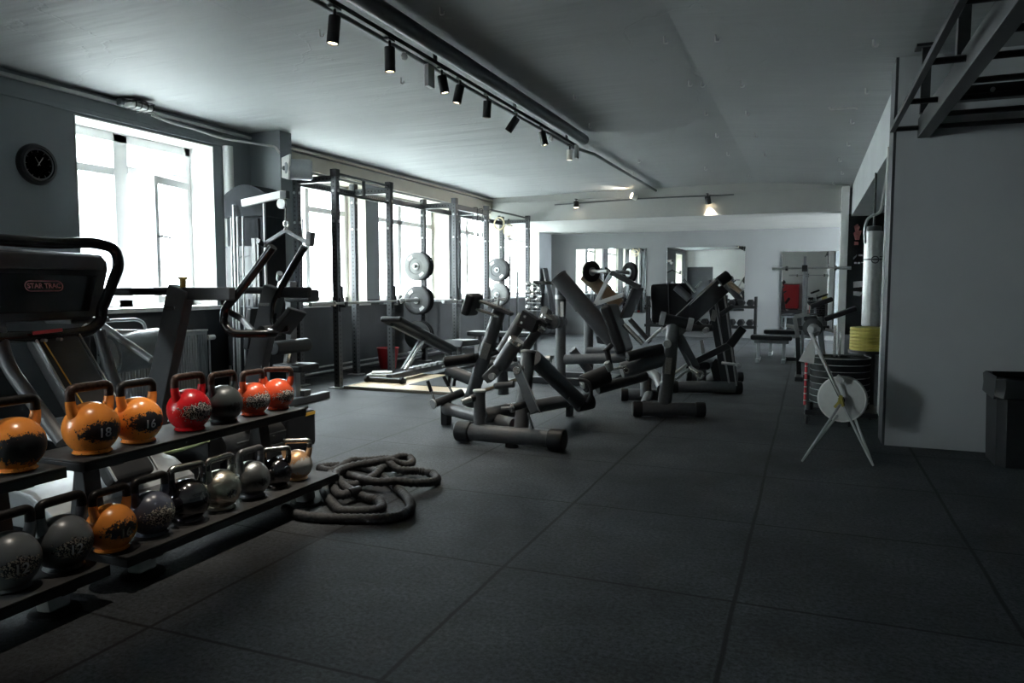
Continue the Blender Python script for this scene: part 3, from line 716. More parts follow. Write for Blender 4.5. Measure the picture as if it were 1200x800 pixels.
kettlebell(-2.60, 3.274, zl, .083, 'bronze-topped kettlebell at the far end of the bottom shelf', m_gld, H_steel, rz=-1.05)

# ================================================================== BATTLE ROPE
rp = [(512, 352), (560, 376), (640, 388), (760, 392), (880, 392), (960, 382), (1002, 355), (1000, 325), (975, 295), (935, 262), (890, 222), (850, 200), (800, 190), (720, 186), (660, 190), (655, 203),
      (700, 212), (780, 185), (850, 170), (915, 158), (955, 165), (950, 195), (905, 215), (860, 240), (800, 262), (720, 262), (668, 266), (672, 296), (690, 322), (712, 346), (740, 362), (840, 362), (890, 350), (880, 325), (830, 312), (770, 292), (720, 262), (690, 232),
      (740, 232), (840, 268), (960, 272), (1060, 262), (1105, 242), (1090, 220), (1040, 214), (960, 222), (900, 205), (930, 185), (990, 168), (1010, 182), (985, 202), (930, 212), (840, 215), (740, 240), (705, 280), (705, 305), (730, 325), (760, 318)]
ctrl = [Z(180+a*.3, 490+b*.3, .024) for a, b in rp]
def crom(P, n):
    out = []
    for i in range(len(P)-1):
        p0, p1, p2, p3 = P[max(i-1, 0)], P[i], P[i+1], P[min(i+2, len(P)-1)]
        for k in range(n):
            t_ = k/n; out.append(.5*((2*p1)+(p2-p0)*t_+(2*p0-5*p1+4*p2-p3)*t_*t_+(3*p1-p0-3*p2+p3)*t_**3))
    return out+[P[-1]]
rope = crom(ctrl, 14)
# even steps, then lift the later strand where it crosses an earlier one
ev = [rope[0]]; acc = 0.
for a, b in zip(rope, rope[1:]):
    d = (b-a).length; acc += d
    if acc >= .007: ev.append(b); acc = 0.
rr = .025; hts = []
for i, p in enumerate(ev):
    z = rr
    for j in range(0, i-24, 3):
        q = ev[j]; d = math.hypot(q.x-p.x, q.y-p.y)
        if d < 2.1*rr: z = max(z, hts[j] + math.sqrt(max(0, (2.05*rr)**2-d*d)))
    hts.append(min(z, .105))
env = [max(hts[max(0, i-5):i+6]) for i in range(len(hts))]
for _ in range(3): env = [sum(env[max(0, i-13):i+14])/len(env[max(0, i-13):i+14]) for i in range(len(env))]
hts = [max(a_, min(b_, .11)) for a_, b_ in zip(hts, env)]
for _ in range(2): hts = [max(rr, sum(hts[max(0, i-3):i+4])/len(hts[max(0, i-3):i+4])) for i in range(len(hts))]
for p, z in zip(ev, hts): p.z = z
rad = [rr*(1+.14*math.sin(i*2.2)+random.uniform(-.05, .05)) for i in range(len(ev))]
g = G().tube(ev, rad, 12)
t = thing('battle_rope', 'black sleeved battle rope heaped in loops on the floor past the kettlebell rack', 'rope', (ev[0].x, ev[0].y, 0))
build('sleeve', g, M['rope'], t, 70)
build('end_cap', G().cyl(ev[-1]-(ev[-2]-ev[-1]).normalized()*.01, ev[-1]+(ev[-1]-ev[-2]).normalized()*.1, .027, .024), M['black'], t)

# ================================================================== TREADMILL (left edge)
t = thing('treadmill', 'black motor treadmill with a large console, cut by the left edge of the photo', 'treadmill', (-4.1, 2.78, 0), 'treadmills')
yc = 2.72; y0, y1 = 2.32, 3.14
# deck and motor hood
g = G(); g.b2((-5.45, y0+.05, .06), (-3.75, y1-.05, .17), .03); build('deck', g, M['black'], t)
g = G(); g.b2((-5.40, y0+.17, .171), (-3.9, y1-.17, .18), .004); build('running_belt', g, M['rubber'], t)
for yy in (y0+.05, y1-.17): build('side_rail', G().b2((-5.42, yy, .165), (-3.9, yy+.12, .20), .014), M['silver'], t)
g = G(); prof_ = [(-4.0, .06), (-4.0, .19), (-3.86, .26), (-3.62, .285), (-3.36, .24), (-3.215, .15), (-3.20, .06)]
g.prism([V((a, y0-.02, b)) for a, b in prof_], (0, y1-y0+.04, 0), .03); build('motor_hood', g, M['silver'], t)
build('hood_slot', G().b2((-3.52, y1-.32, .262), (-3.42, y1-.04, .282), .008), M['black'], t)
for yy in (y0+.1, y1-.1):
    build('foot', G().cyl((-3.5, yy, 0), (-3.5, yy, .07), .035), M['rubber'], t); build('foot', G().cyl((-5.3, yy, 0), (-5.3, yy, .07), .035), M['rubber'], t)
# side uprights: slanting tubes bending up to the console
for yy, q_ in ((2.42, ((74, 518), (8, 428), (-2, 385))), (3.18, ((146, 480), (126, 425), (116, 388)))):
    pts = fillet([Y(*q_[0], yy), Y(*q_[1], yy), Y(*q_[2], yy)], .12)
    build('upright', G().tube(pts, .034, 16), M['mid'], t)
a, b = Y(59, 394, yc), Y(98, 462, yc); b = a+(b-a)*(((a.z-.22))/(a.z-b.z))
g = G(); g.bar(b, a, .26, .09, .03, up=(1, 0, .7)); col = build('centre_column', g, M['black'], t)
sd = V((0, 1, 0)); nn = V((b.z-a.z, 0, a.x-b.x)).normalized(); nn = nn if nn.x > 0 else -nn
for sy in (-.125, .125): build('column_trim', G().bar(b+sd*sy+nn*.047, a+sd*sy+nn*.047, .008, .012, .002, up=(1, 0, .7)), M['satin'], col)
build('amber_stripe', G().bar(a+(b-a)*.55-sd*.07+nn*.046, a+(b-a)*.04-sd*.09+nn*.046, .007, .006, .001, up=(1, 0, .7)), M['yel2'], col)
# console housing (back of it faces the room)
cx = -3.80
g = G()
oc = [(2.20, 1.075), (2.26, 1.02), (3.00, 1.02), (3.06, 1.05), (3.16, 1.30), (3.165, 1.35), (3.14, 1.385), (2.2, 1.40), (2.16, 1.36)]
g.prism([V((cx+.02+(z-1.02)*-.18, y, z)) for y, z in oc], (-.13, 0, .02), .025); con = build('console', g, M['black'], t)
g = G(); g.prism([V((cx+.035+(z-1.02)*-.18, y, z)) for y, z in ((2.24, 1.30), (3.11, 1.30), (3.14, 1.355), (3.11, 1.38), (2.22, 1.39))], (-.03, 0, .004), .012)
build('console_brow', g, M['mid'], con)
g = G(); g.prism([V((cx+.028+(z-1.02)*-.18, y, z)) for y, z in ((2.24, 1.07), (2.98, 1.07), (3.07, 1.27), (2.24, 1.28))], (-.015, 0, .003), .005)
build('back_panel', g, M['gloss'], con)
p = X(52, 335, cx+.0); pr = V((0, 1, 0)); pu = V((-.18, 0, 1)).normalized(); ex = p + V((.026, 0, 0)); ex.x = cx+.034+(ex.z-1.02)*-.18
g = G(); W2, H2 = .105, .027
pill = [ex + pr*(sx*(W2-H2) + H2*math.cos(a)) + pu*(H2*math.sin(a)) for sx, a0, a1 in ((1, -PI/2, PI/2), (-1, PI/2, 3*PI/2)) for a in [a0+(a1-a0)*k/8 for k in range(9)]]
g.tube(pill, .0028, 6, closed=True); flat_text(g, 'STAR TRAC', .036, ex+V((.001, 0, 0)), pr, pu, .001)
build('logo_badge', g, M['logo'], con)
# handrail loop round the console
hl = [(0, 281), (60, 285), (110, 284), (135, 291), (140, 310), (128, 342), (119, 362), (119, 375), (105, 388), (60, 393), (0, 393)]
pts = [X(q[0], q[1], -3.72) for q in hl]; pts = [V((-3.66, 2.22, pts[0].z))] + pts[1:-1] + [V((-3.66, 2.22, pts[-1].z))]
pts = fillet(pts, .08, 6)
build('handrail', G().tube(pts, .03, 16), M['gloss'], t)
a = X(55, 388, -3.68); build('red_light_bar', G().bar(a+V((.02, -.09, -.004)), a+V((.02, .07, .004)), .012, .018, .004), M['redlit'], t)
for k in (-.03, .055): build('screw', G().cyl(a+V((.0, k, -.045)), a+V((.034, k, -.045)), .008, n=12), M['satin'], t)
for yy in (2.28, 2.88): build('cup_tray', G().b2((-4.02, yy, 1.0), (-3.80, yy+.25, 1.03), .01), M['steel2'], t)

# ================================================================== CURVED TREADMILL
t = thing('curved_treadmill', 'dark curved self-powered treadmill with tall bull-horn handles behind the kettlebell rack', 'treadmill', (-4.0, 3.72, 0), 'treadmills')
ya, yb = 3.26, 4.20
def side(x0, x1, zb, f, n=20): return [(x0+(x1-x0)*k/n, f(x0+(x1-x0)*k/n)) for k in range(n+1)] + [(x1, zb), (x0, zb)]
crv = lambda x: .16 + .19*max(0, (x+4.15)/.95)**2 + .12*max(0, (-4.3-x)/.75)**2
for yy in (ya, yb-.10):
    sp_ = build('side_panel', G().prism([V((x, yy, z)) for x, z in side(-5.05, -3.22, .05, lambda x: crv(x)+.035)], (0, .10, 0), .015), M['black'], t)
    if yy == ya:
        g = G(); xs = [-4.0+k*.0375 for k in range(22)]
        g.tube([V((x, yy-.004, crv(x)-.02)) for x in xs], .016, 8); build('lime_strip', g, M['lime'], sp_)
g = G(); P_ = side(-5.0, -3.26, .08, crv); g.prism([V((x, ya+.10, z)) for x, z in P_], (0, yb-ya-.2, 0)); build('slat_belt', g, M['rubber'], t)
g = G(); g.cyl((-3.28, ya+.11, .24), (-3.28, yb-.11, .24), .095, n=28); g.b2((-3.28, ya+.12, .10), (-3.20, yb-.12, .22), .02); build('front_roller_cover', g, M['steel'], t)
build('front_bar', G().b2((-3.23, ya+.2, .255), (-3.185, yb-.18, .265), .003).b2((-3.23, ya+.2, .175), (-3.185, yb-.18, .185), .003), M['steel2'], t)
build('front_cover', G().b2((-3.30, yb-.30, .10), (-3.175, yb+.02, .36), .03), M['black'], t)
build('warning_label', G().b2((-3.176, yb-.10, .322), (-3.171, yb+.0, .345)), M['yel2'], t)
for xx in (-4.9, -3.5):
    for yy in (ya+.08, yb-.08): build('foot', G().cyl((xx, yy, 0), (xx, yy, .08), .04), M['rubber'], t)
# slanting posts, top rails, handles
yn, yf = 3.32, 4.14
for yy, nm in ((yn, 'near'), (yf, 'far')):
    build('post', G().bar((-3.78, yy, .14), (-3.44, yy, 1.20), .075, .15, .012, up=(1, 0, 0)), M['mid'], t)
    build('post_badge', G().box((-3.50, yy-.04, 1.08), (.085, .006, .022), None, .004), M['chrome'], t)
    build('rear_rail', G().tube(fillet([(-3.44, yy, 1.18), (-5.15, yy, 1.16), (-5.3, yy, .9), (-5.3, yy, .25)], .15), .024, 14), M['steel'], t)
    if yy == yn: build('brace', G().cyl((-3.70, yy, .76), (-4.15, yy, .985), .022, n=14), M['satin'], t)
    d = 0 if yy == yn else .42
    build('top_rail', G().bar((-3.42, yy, 1.165), (-3.06-d*.2, yy, 1.165), .05, .075, .01, up=(0, 0, 1)), M['steel'], t)
build('stop_button', G().cyl((-3.43, yn, 1.20), (-3.43, yn, 1.25), .017).cyl((-3.43, yn, 1.25), (-3.43, yn, 1.262), .026), M['yel2'], t)
hp = [(320, 289), (282, 340), (263, 362), (262, 380), (272, 391), (300, 394), (352, 392)]
pn = [Y(q[0], q[1], yn+.05) for q in hp[:5]] + [V((-2.95, yn+.25, .925)), V((-3.10, 3.66, .93))]
build('handle', G().tube(fillet(pn, .10, 7), .024, 16), M['gloss'], t)
hp = [(357, 289), (334, 328), (321, 356), (320, 376), (325, 386)]
pf = [Y(q[0], q[1], yf-.02) for q in hp] + [V((-3.30, yf-.2, .925)), V((-3.14, 3.72, .93))]
build('handle', G().tube(fillet(pf, .10, 7), .024, 16), M['gloss'], t)
g = G(); q = Y(338, 376, 3.75)
g.bar(q+V((-.05, -.02, -.07)), q+V((.06, .02, .07)), .20, .035, .012, up=(-1, 0, .8)); cs = build('console', g, M['black'], t)
build('console_neck', G().bar(q+V((.0, 0, -.04)), V((-3.12, 3.70, .93)), .05, .05, .01), M['steel'], t)
build('console_hub', G().cyl((-3.12, 3.62, .93), (-3.12, 3.78, .93), .035), M['black'], t)
q2 = Y(283, 368, yn+.5)
build('inner_grip', G().tube(fillet([q2+V((-.1, -.05, .12)), q2+V((-.09, -.05, .03)), q2+V((.02, -.02, -.03)), V((-3.12, 3.55, .93))], .06), .02, 12), M['steel'], t)

# ================================================================== EXERCISE MACHINE WITH GREY DRUM (by the radiator)
t = thing('rowing_machine', 'exercise machine with a big grey drum standing by the radiator', 'exercise machine', (-5.2, 4.5, 0))
c = V((-5.2, 4.27, .655))
build('drum', G().lathe([(0, 0), (.135, 0), (.158, .012), (.16, .05), (.16, .40), (.145, .43), (0, .43)], c, (0.25, 1, .10), 48), M['silver'], t)
build('drum_face', G().lathe([(0, -.004), (.13, -.004), (.135, .002)], c, (.25, 1, .10), 48), M['offwhite'], t)
build('axle', G().cyl(c+V((-.01, -.05, 0)), c+V((0, .01, 0)), .022).cyl(c+V((-.08, -.045, .0)), c+V((-.01, -.045, 0)), .008), M['black'], t)
build('frame_rail', G().bar((-5.2, 4.05, .85), (-5.15, 4.82, .80), .05, .05, .01), M['offwhite'], t)
build('handle_bar', G().tube(fillet([(-5.2, 4.0, .86), (-5.2, 4.1, .93), (-5.2, 4.52, .93), (-5.2, 4.6, .90), (-5.2, 4.62, .82)], .06), .014, 12), M['satin'], t)
build('leg', G().bar((-5.2, 4.3, .82), (-5.45, 4.15, .02), .04, .04, .006), M['steel2'], t)
build('leg', G().bar((-5.18, 4.7, .80), (-5.35, 4.95, .02), .04, .04, .006), M['steel2'], t)
build('base_rail', G().b2((-5.55, 4.1, 0), (-5.28, 5.0, .05), .01), M['steel2'], t)
build('drum_arm', G().bar((-5.17, 4.62, .80), (-5.12, 4.66, .66), .04, .03, .005), M['steel2'], t)

# ================================================================== LAT PULL-DOWN TOWER
t = thing('pulldown_machine', 'tall dark cable pull-down machine with a white arm against the wall pier', 'cable machine', (-5.3, 6.2, 0))
yt = 6.2; xa, xb = -5.80, -5.25
def arch(z): return z
g = G(); n = 12
top = [(xa+(xb-xa)*k/n, 2.16+.10*math.sin(PI*k/n)) for k in range(n+1)]
g.prism([V((x, yt, z)) for x, z in [(xa, 1.92)]+top+[(xb, 1.92)]], (0, .34, 0), .012); build('top_cap', g, M['tower'], t)
tw = build('tower', G().b2((xa+.015, yt+.02, .05), (xb-.015, yt+.33, 1.93), .01), M['tower'], t)
build('front_panel', G().b2((xa+.13, yt+.002, .12), (xb-.10, yt+.022, 1.9), .006), M['tower'], t)
pl = build('placard', G().b2((xa+.18, yt-.006, .98), (xa+.36, yt+.003, 1.62)), M['mid'], t)
g = G()
for z in (1.50, 1.30): g.bar((xa+.20, yt-.008, z), (xa+.25, yt-.008, z+.015), .004, .014, 0).bar((xa+.27, yt-.008, z+.005), (xa+.33, yt-.008, z+.02), .004, .014, 0)
for k in range(2): g.box((xa+.21+k*.08, yt-.008, 1.17), (.012, .004, .08)).box((xa+.235+k*.08, yt-.008, 1.13), (.04, .004, .012))
for k in range(3): g.box((xa+.215+k*.045, yt-.008, 1.03), (.02, .004, .07))
build('pictograms', g, M['black'], pl)
build('weight_window', G().b2((xa+.36, yt-.005, .3), (xa+.45, yt+.004, 1.70)), M['gloss'], t)
build('weight_stack', G().b2((xa+.02, yt-.02, .35), (xa+.12, yt+.05, 1.62), .004), M['black'], t)
for x in (xa+.16, xb+.01): build('guide_rod', G().cyl((x, yt-.03, .1), (x, yt-.03, 2.05), .014, n=14), M['satin'], t)
arm = build('pulley_arm', G().bar((-5.50, yt-.05, 2.06), (-4.97, yt-.05, 2.13), .05, .075, .008), M['white'], t)
build('arm_end', G().b2((-5.0, yt-.08, 2.08), (-4.92, yt-.02, 2.16), .006), M['black'], t)
build('pulley', G().lathe([(0, -.016), (.052, -.016), (.052, -.008), (.044, 0), (.052, .008), (.052, .016), (0, .016)], (-5.0, yt-.05, 2.035), (0, 1, 0), 28), M['white'], t)
build('cable', G().cyl((-4.955, yt-.05, 2.03), (-4.955, yt-.05, 1.86), .006, n=8), M['black'], t)
build('carabiner', G().torus((-4.955, yt-.05, 1.83), (0, 1, .3), .028, .007, 18, 8).torus((-4.955, yt-.05, 1.78), (1, 0, 0), .022, .006, 18, 8), M['chrome'], t)
build('grip_bar', G().bar((-5.26, yt-.05, 1.62), (-4.955, yt-.05, 1.765), .03, .04, .006).bar((-4.955, yt-.05, 1.765), (-4.66, yt-.05, 1.62), .03, .04, .006), M['steel'], t)
build('grip', G().cyl((-5.26, yt-.11, 1.66), (-5.24, yt+.02, 1.60), .028, bev=.006), M['black'], t)
build('grip', G().bar((-4.67, yt-.05, 1.60), (-4.645, yt-.05, 1.74), .07, .07, .012), M['black'], t)
build('frame_spine', G().b2((-5.25, yt-.02, .05), (-4.80, yt+.10, .13), .01).bar((-5.0, yt+.04, .1), (-4.98, yt+.04, 1.25), .07, .10, .01), M['steel2'], t)
build('foot_bar', G().b2((-4.87, yt-.35, .0), (-4.78, yt+.40, .07), .01), M['steel2'], t)
build('seat_post', G().b2((-4.93, yt-.08, .05), (-4.85, yt+.0, .33), .006), M['silver'], t)
build('seat', G().box((-4.87, yt-.05, .375), (.36, .32, .075), None, .025, 3), M['vinyl'], t)
build('thigh_roller', G().cyl((-4.93, yt-.32, .585), (-4.93, yt+.22, .585), .072, bev=.02), M['vinyl'], t)
build('roller_post', G().bar((-5.0, yt-.05, .35), (-4.95, yt-.05, .62), .05, .05, .008).cyl((-5.0, yt-.07, .62), (-4.92, yt-.07, .62), .03), M['chrome'], t)
build('side_pad', G().b2((-4.98, yt-.1, 1.04), (-4.66, yt+.1, 1.17), .03), M['vinyl'], t)
build('adjuster', G().bar((-5.0, yt-.12, 1.12), (-4.95, yt-.12, 1.28), .06, .06, .01).cyl((-4.99, yt-.13, 1.27), (-4.94, yt-.18, 1.33), .03), M['satin'], t)
for x in (-5.63, -5.55, -5.48): build('hanging_cable', G().cyl((x, yt-.10, .20), (x+.02, yt-.10, 1.92), .009, n=8), M['satin'], t)
build('backrest', G().bar((-5.36, yt-.1, .55), (-5.30, yt-.1, .98), .26, .07, .02, up=(1, 0, 0)), M['vinyl'], t)
# ================================================================== POWER RACK RIG
ST = M['steel']; S2 = M['steel2']; CH = M['chrome']; HX, HY, HZ = M['holes']
XF, XB_ = -5.15, -5.70; YU = (7.28, 8.47, 10.39, 11.60, 13.58); ZT = 2.55; UW = .075
t = thing('power_rack', 'long black steel power rack rig with perforated uprights along the windows', 'power rack', (-5.42, 10, 0))
def punched(name, c, size, m, parent):
    # own origin in the middle of the section, so its holes run down its centre line
    g = G().box((0, 0, 0), size, None, .005); o = build(name, g, m, None); o.parent = parent; o.location = V(c)-LOC[parent.name]; LOC[o.name] = V(c); return o
for y in YU:
    for x in (XF, XB_):
        u = punched('upright', (x, y, ZT/2+.006), (UW, UW, ZT-.012), HZ, t)
        build('foot_plate', G().b2((x-.09, y-.08, 0), (x+.09, y+.08, .010), .003), M['satin'], u)
        build('top_bracket', G().b2((x-.042, y-.042, ZT-.09), (x+.042, y+.042, ZT), .006), M['black'], u)
        g = G()
        for z in (2.30, 1.95): g.cyl((x+.038, y, z), (x+.05, y, z), .016, n=8).cyl((x, y-.038, z), (x, y-.05, z), .016, n=8)
        build('bolt', g, M['satin'], u)
    punched('crossbeam', ((XF+XB_)/2, y, 2.44), (XF-XB_-UW, .06, .075), HX, t)
for a, b in zip(YU, YU[1:]):
    punched('back_beam', (XB_, (a+b)/2, 2.42), (.06, b-a-UW, .075), HY, t)
for a, b in ((7.28, 8.47),):
    for z in (2.50, 2.28): build('pullup_bar', G().cyl((XF, a, z), (XF, b, z), .017, n=14), M['black'], t)
    build('bar_spacer', G().b2((XF-.012, (a+b)/2-.02, 2.28), (XF+.012, (a+b)/2+.02, 2.50)), M['black'], t)
build('pullup_bar', G().cyl((XF, 11.6, 2.50), (XF, 13.58, 2.50), .017, n=14), M['black'], t)
build('front_beam', G().b2((XF-.03, 10.43, 2.38), (XF+.03, 11.56, 2.46), .005), ST, t)
for y, zz in ((7.28, 1.0), (8.47, 1.0), (10.39, .96), (11.60, .96)):
    g = G(); g.b2((XF+.036, y-.02, zz-.10), (XF+.055, y+.06, zz+.06), .004).b2((XF+.036, y-.02, zz-.05), (XF+.125, y+.03, zz-.022), .004).b2((XF+.115, y-.02, zz-.05), (XF+.13, y+.03, zz+.015), .004).b2((XF-.02, y+.039, zz-.02), (XF+.05, y+.055, zz+.2), .004)
    build('bar_hook', g, M['black'], t)
pegs = [(XB_, 10.39, 1.50), (XB_, 10.39, .97), (XB_, 10.39, .42), (XB_, 13.58, 1.50), (XB_, 13.58, 1.02)]
for x, y, z in pegs: build('storage_peg', G().cyl((x, y-.036, z), (x, y-.34, z), .024, n=16, bev=.004), M['satin'], t)
build('band_post', G().cyl((-5.62, 7.28, 2.0), (-5.62, 7.24, 1.2), .008, n=8), M['black'], t)

def plate(name, c, ax, m, label, group, R=.225, th=.062, marks=True):
    c = V(c); ax = V(ax).normalized()
    t = thing(name, label, 'weight plate', c, group)
    pr = [(.027, 0), (.06, 0), (.065, .006), (R*.52, .008), (R*.56, .0), (R*.86, .0), (R*.92, .004), (R*.985, .010), (R, .020), (R, th-.02), (R*.985, th-.01), (R*.92, th-.004), (.065, th-.004), (.027, th), (.027, 0)]
    g = G().lathe(pr, c, ax, 48)
    build('disc', g, m, t)
    build('hub', G().lathe([(.026, -.001), (.052, -.001), (.052, th+.001), (.026, th+.001), (.026, -.001)], c, ax, 28), M['satin'], t)
    if marks:
        q = V((0, 0, 1)).rotation_difference(ax); g = G()
        for a0 in (.9, .9+PI):
            P = [c + q @ V((rr_*math.cos(a0+d), rr_*math.sin(a0+d), -.0012)) for rr_, ds in ((R*.60, (-.28, -.14, 0, .14, .28)), (R*.82, (.28, .14, 0, -.14, -.28))) for d in ds]
            g.poly(P)
        build('face_marks', g, M['offwhite'], t)
    return t
def stack(x, y0, z, n, fm, words, th=.062):
    for k in range(n):
        nm = ('front', 'second', 'third', 'rear')[k]
        plate('bumper_plate', (x, y0+k*(th+.003), z-.0), (0, 1, 0), fm if k == 0 else M['rubber'], '%s plate of the stack on %s' % (fm_word[fm] + nm if k == 0 else 'black '+nm, words), 'bumper plates on the rig pegs', marks=(k == 0))
fm_word = {M['bump_grey']: 'pale-faced ', M['bump_mid']: 'grey-faced '}
zc = .0
stack(XB_, 10.13, 1.50, 3, M['bump_grey'], 'the top peg of the near storage upright')
stack(XB_, 10.13, .97, 3, M['bump_mid'], 'the middle peg of the near storage upright')
stack(XB_, 10.13, .42, 3, M['bump_mid'], 'the bottom peg of the near storage upright')
stack(XB_, 13.33, 1.50, 3, M['bump_mid'], 'the top peg of the far storage upright')
stack(XB_, 13.33, 1.02, 3, M['bump_grey'], 'the lower peg of the far storage upright')

def barbell(a, b, label, sl=.42):
    a, b = V(a), V(b); d = (b-a).normalized(); t = thing('barbell', label, 'barbell', (a+b)/2, 'barbells')
    build('shaft', G().cyl(a+d*sl, b-d*sl, .014, n=16), M['satin'], t)
    for p, q in ((a, a+d*sl), (b-d*sl, b)): build('sleeve', G().cyl(p, q, .025, n=18, bev=.004), M['satin'], t)
    for p in (a+d*sl, b-d*sl): build('collar', G().cyl(p-d*.02, p+d*.02, .037, n=18, bev=.004), CH, t)
    return t
barbell((XF+.085, 6.66, 1.0), (XF+.085, 9.06, 1.0), 'steel barbell resting on the hooks of the near rack bay')
barbell((XF+.085, 9.81, .96), (XF+.085, 12.20, .96), 'steel barbell resting on the hooks of the farther rack bay')

# rings and bands hung from the rig
for (px, py), yy, lb in (((585, 262), 12.0, 'wooden gymnastic ring hanging nearer the windows'), ((596, 270), 12.35, 'wooden gymnastic ring hanging slightly lower, farther from the windows')):
    c = Y(px, py, yy); t = thing('gymnastic_ring', lb, 'gymnastic ring', c, 'gymnastic rings')
    build('ring', G().torus(c, (.25, 1, 0), .105, .015, 36, 10), M['ringwood'], t)
    build('strap', G().bar(c+V((0, 0, .10)), (c.x, c.y, 2.385), .036, .004, 0, up=(0, 1, 0)).bar(c+V((0, 0, .08)), c+V((0, 0, .14)), .05, .02, .006, up=(0, 1, 0)), M['black'], t)
for k, (px, lb) in enumerate(((557, 'black stretch band hanging from the rig, the one nearer the camera'), (563, 'black stretch band hanging from the rig, just behind its twin'))):
    p = X(px, 300, XF); g = G()
    g.tube(fillet([(XF-.042, p.y, 2.475), (XF-.042, p.y, .95), (XF+.042, p.y, .95), (XF+.042, p.y, 2.475)], .02, 6, True), .007, 8, closed=True)
    single('resistance_band', g, M['black'], lb, 'resistance band', (XF, p.y, 2.4), 'resistance bands on the rig')
# bars standing in a holder by the last window
hb = Y(603, 420, 14.2); hb.z = 0
t = thing('bar_holder', 'black floor holder for upright bars by the last window', 'holder', (-5.75, 14.4, 0))
build('base', G().b2((-5.9, 14.2, 0), (-5.6, 14.7, .25), .02), M['black'], t)
for k, (x, y, h) in enumerate(((-5.82, 14.28, 1.78), (-5.70, 14.45, 1.72), (-5.78, 14.60, 1.5))):
    g = G().cyl((x, y, .251), (x+.01, y, h), .016, n=12).cyl((x, y, .30), (x, y, .5), .026, n=12)
    single('curl_bar', g, M['steel'], ('thin dark bar standing tallest in the floor holder', 'thin dark bar standing in the middle of the floor holder', 'shortest dark bar standing in the floor holder')[k], 'bar', (x, y, .25), 'bars in the floor holder')
# board leaning on the wall in the far corner
a, b = X(637, 314, -5.96), X(657, 372, -5.55)
b.z = .012; g = G().bar((-5.93, a.y, a.z), (-5.62, b.y, b.z), .30, .03, .005, up=(1, 0, .2))
single('leaning_board', g, M['black'], 'dark board leaning against the wall in the far corner by the last window', 'board', ((-5.62, b.y, .02)))

# ------------------------------------------------------------------ lifting platform, bench, bucket, white slab
t = thing('lifting_platform', 'pale plywood lifting platform in front of the near rack bay', 'platform', (-4.2, 7.97, 0))
build('deck', G().b2((-5.02, 7.24, 0), (-3.42, 8.66, .029), .004), M['wood'], t)
build('centre_mat', G().b2((-4.40, 7.62, .029), (-3.43, 8.64, .0345), .002), M['bump_mid'], t)
build('edge_strip', G().b2((-5.03, 7.22, 0), (-3.41, 7.24, .034), .003).b2((-5.04, 7.22, 0), (-5.02, 8.66, .034), .003), M['cream'], t)

bx = -4.75
t = thing('incline_bench', 'black incline bench with its backrest raised, standing on the plywood platform', 'bench', (bx, 8.6, .03))
A = lambda px, py: X(px, py, bx)
def slab(a, b, w, th, up=(0, 0, 1), bev=.03): return G().bar(a, b, w, th, bev, up=up, seg=3)
build('backrest', slab((bx, 7.80, .80), (bx, 9.36, .30), .30, .075), M['vinyl'], t)
build('backrest_frame', G().bar((bx, 7.84, .73), (bx, 9.42, .225), .06, .045, .006), S2, t)
build('seat', G().prism([V((bx-.16, y, z)) for y, z in ((9.46, .33), (9.52, .42), (10.05, .40), (10.14, .36), (10.1, .315))], (.32, 0, 0), .025), M['vinyl'], t)
build('base_rail', G().b2((bx-.04, 7.75, .05), (bx+.04, 10.1, .12), .008), S2, t)
for k in range(6): build('ladder_tooth', G().b2((bx-.05, 8.25+k*.16, .12), (bx+.05, 8.33+k*.16, .155), .004), M['satin'], t)
build('front_foot', G().b2((bx-.25, 7.66, .03), (bx+.25, 7.75, .085), .012), M['black'], t)
build('rear_foot', G().b2((bx-.25, 10.05, 0), (bx+.25, 10.14, .07), .012), M['black'], t)
for sx in (-.245, .245): build('wheel', G().cyl((bx+sx-.02, 7.64, .07), (bx+sx+.02, 7.64, .07), .04, bev=.006), M['rubber'], t)
build('strut', G().bar((bx+.02, 8.12, .14), (bx+.02, 8.62, .50), .03, .045, .005), CH, t)
build('strut', G().bar((bx-.03, 8.12, .14), (bx-.03, 8.62, .50), .03, .045, .005), S2, t)
build('strut_pin', G().cyl((bx-.09, 8.38, .33), (bx+.13, 8.38, .33), .012), M['black'], t)
build('seat_post', G().bar((bx, 9.72, .12), (bx, 9.74, .32), .06, .05, .006), S2, t)
build('hinge', G().bar((bx-.05, 9.42, .12), (bx-.05, 9.42, .26), .02, .10, .004).bar((bx+.05, 9.42, .12), (bx+.05, 9.42, .26), .02, .10, .004), S2, t)

p = V((-5.68, 9.25, 0)); t = thing('bucket', 'red plastic bucket on the floor by the wall behind the rack', 'bucket', p)
build('body', G().lathe([(0, 0), (.115, 0), (.155, .29), (.16, .30), (.15, .30), (.108, .012), (0, .012)], p, n=36), M['red'], t)
build('rim', G().torus(p+V((0, 0, .298)), (0, 0, 1), .158, .007, 36, 8), M['red'], t)
p = Z(445, 440, .04); g = G().box(p, (.30, .22, .035), Matrix.Rotation(.35, 3, 'Z'), .014).box(p+V((.02, .02, .028)), (.26, .18, .022), Matrix.Rotation(.5, 3, 'Z'), .01)  # two thin white boxes, the upper one turned a little
p.z = .0225; bmesh.ops.translate(g.b, verts=g.b.verts[:], vec=(0, 0, .0135)); single('white_slab', g, M['white'], 'white two-layer slab lying on the platform edge beside the bench wheel', 'towel', p)

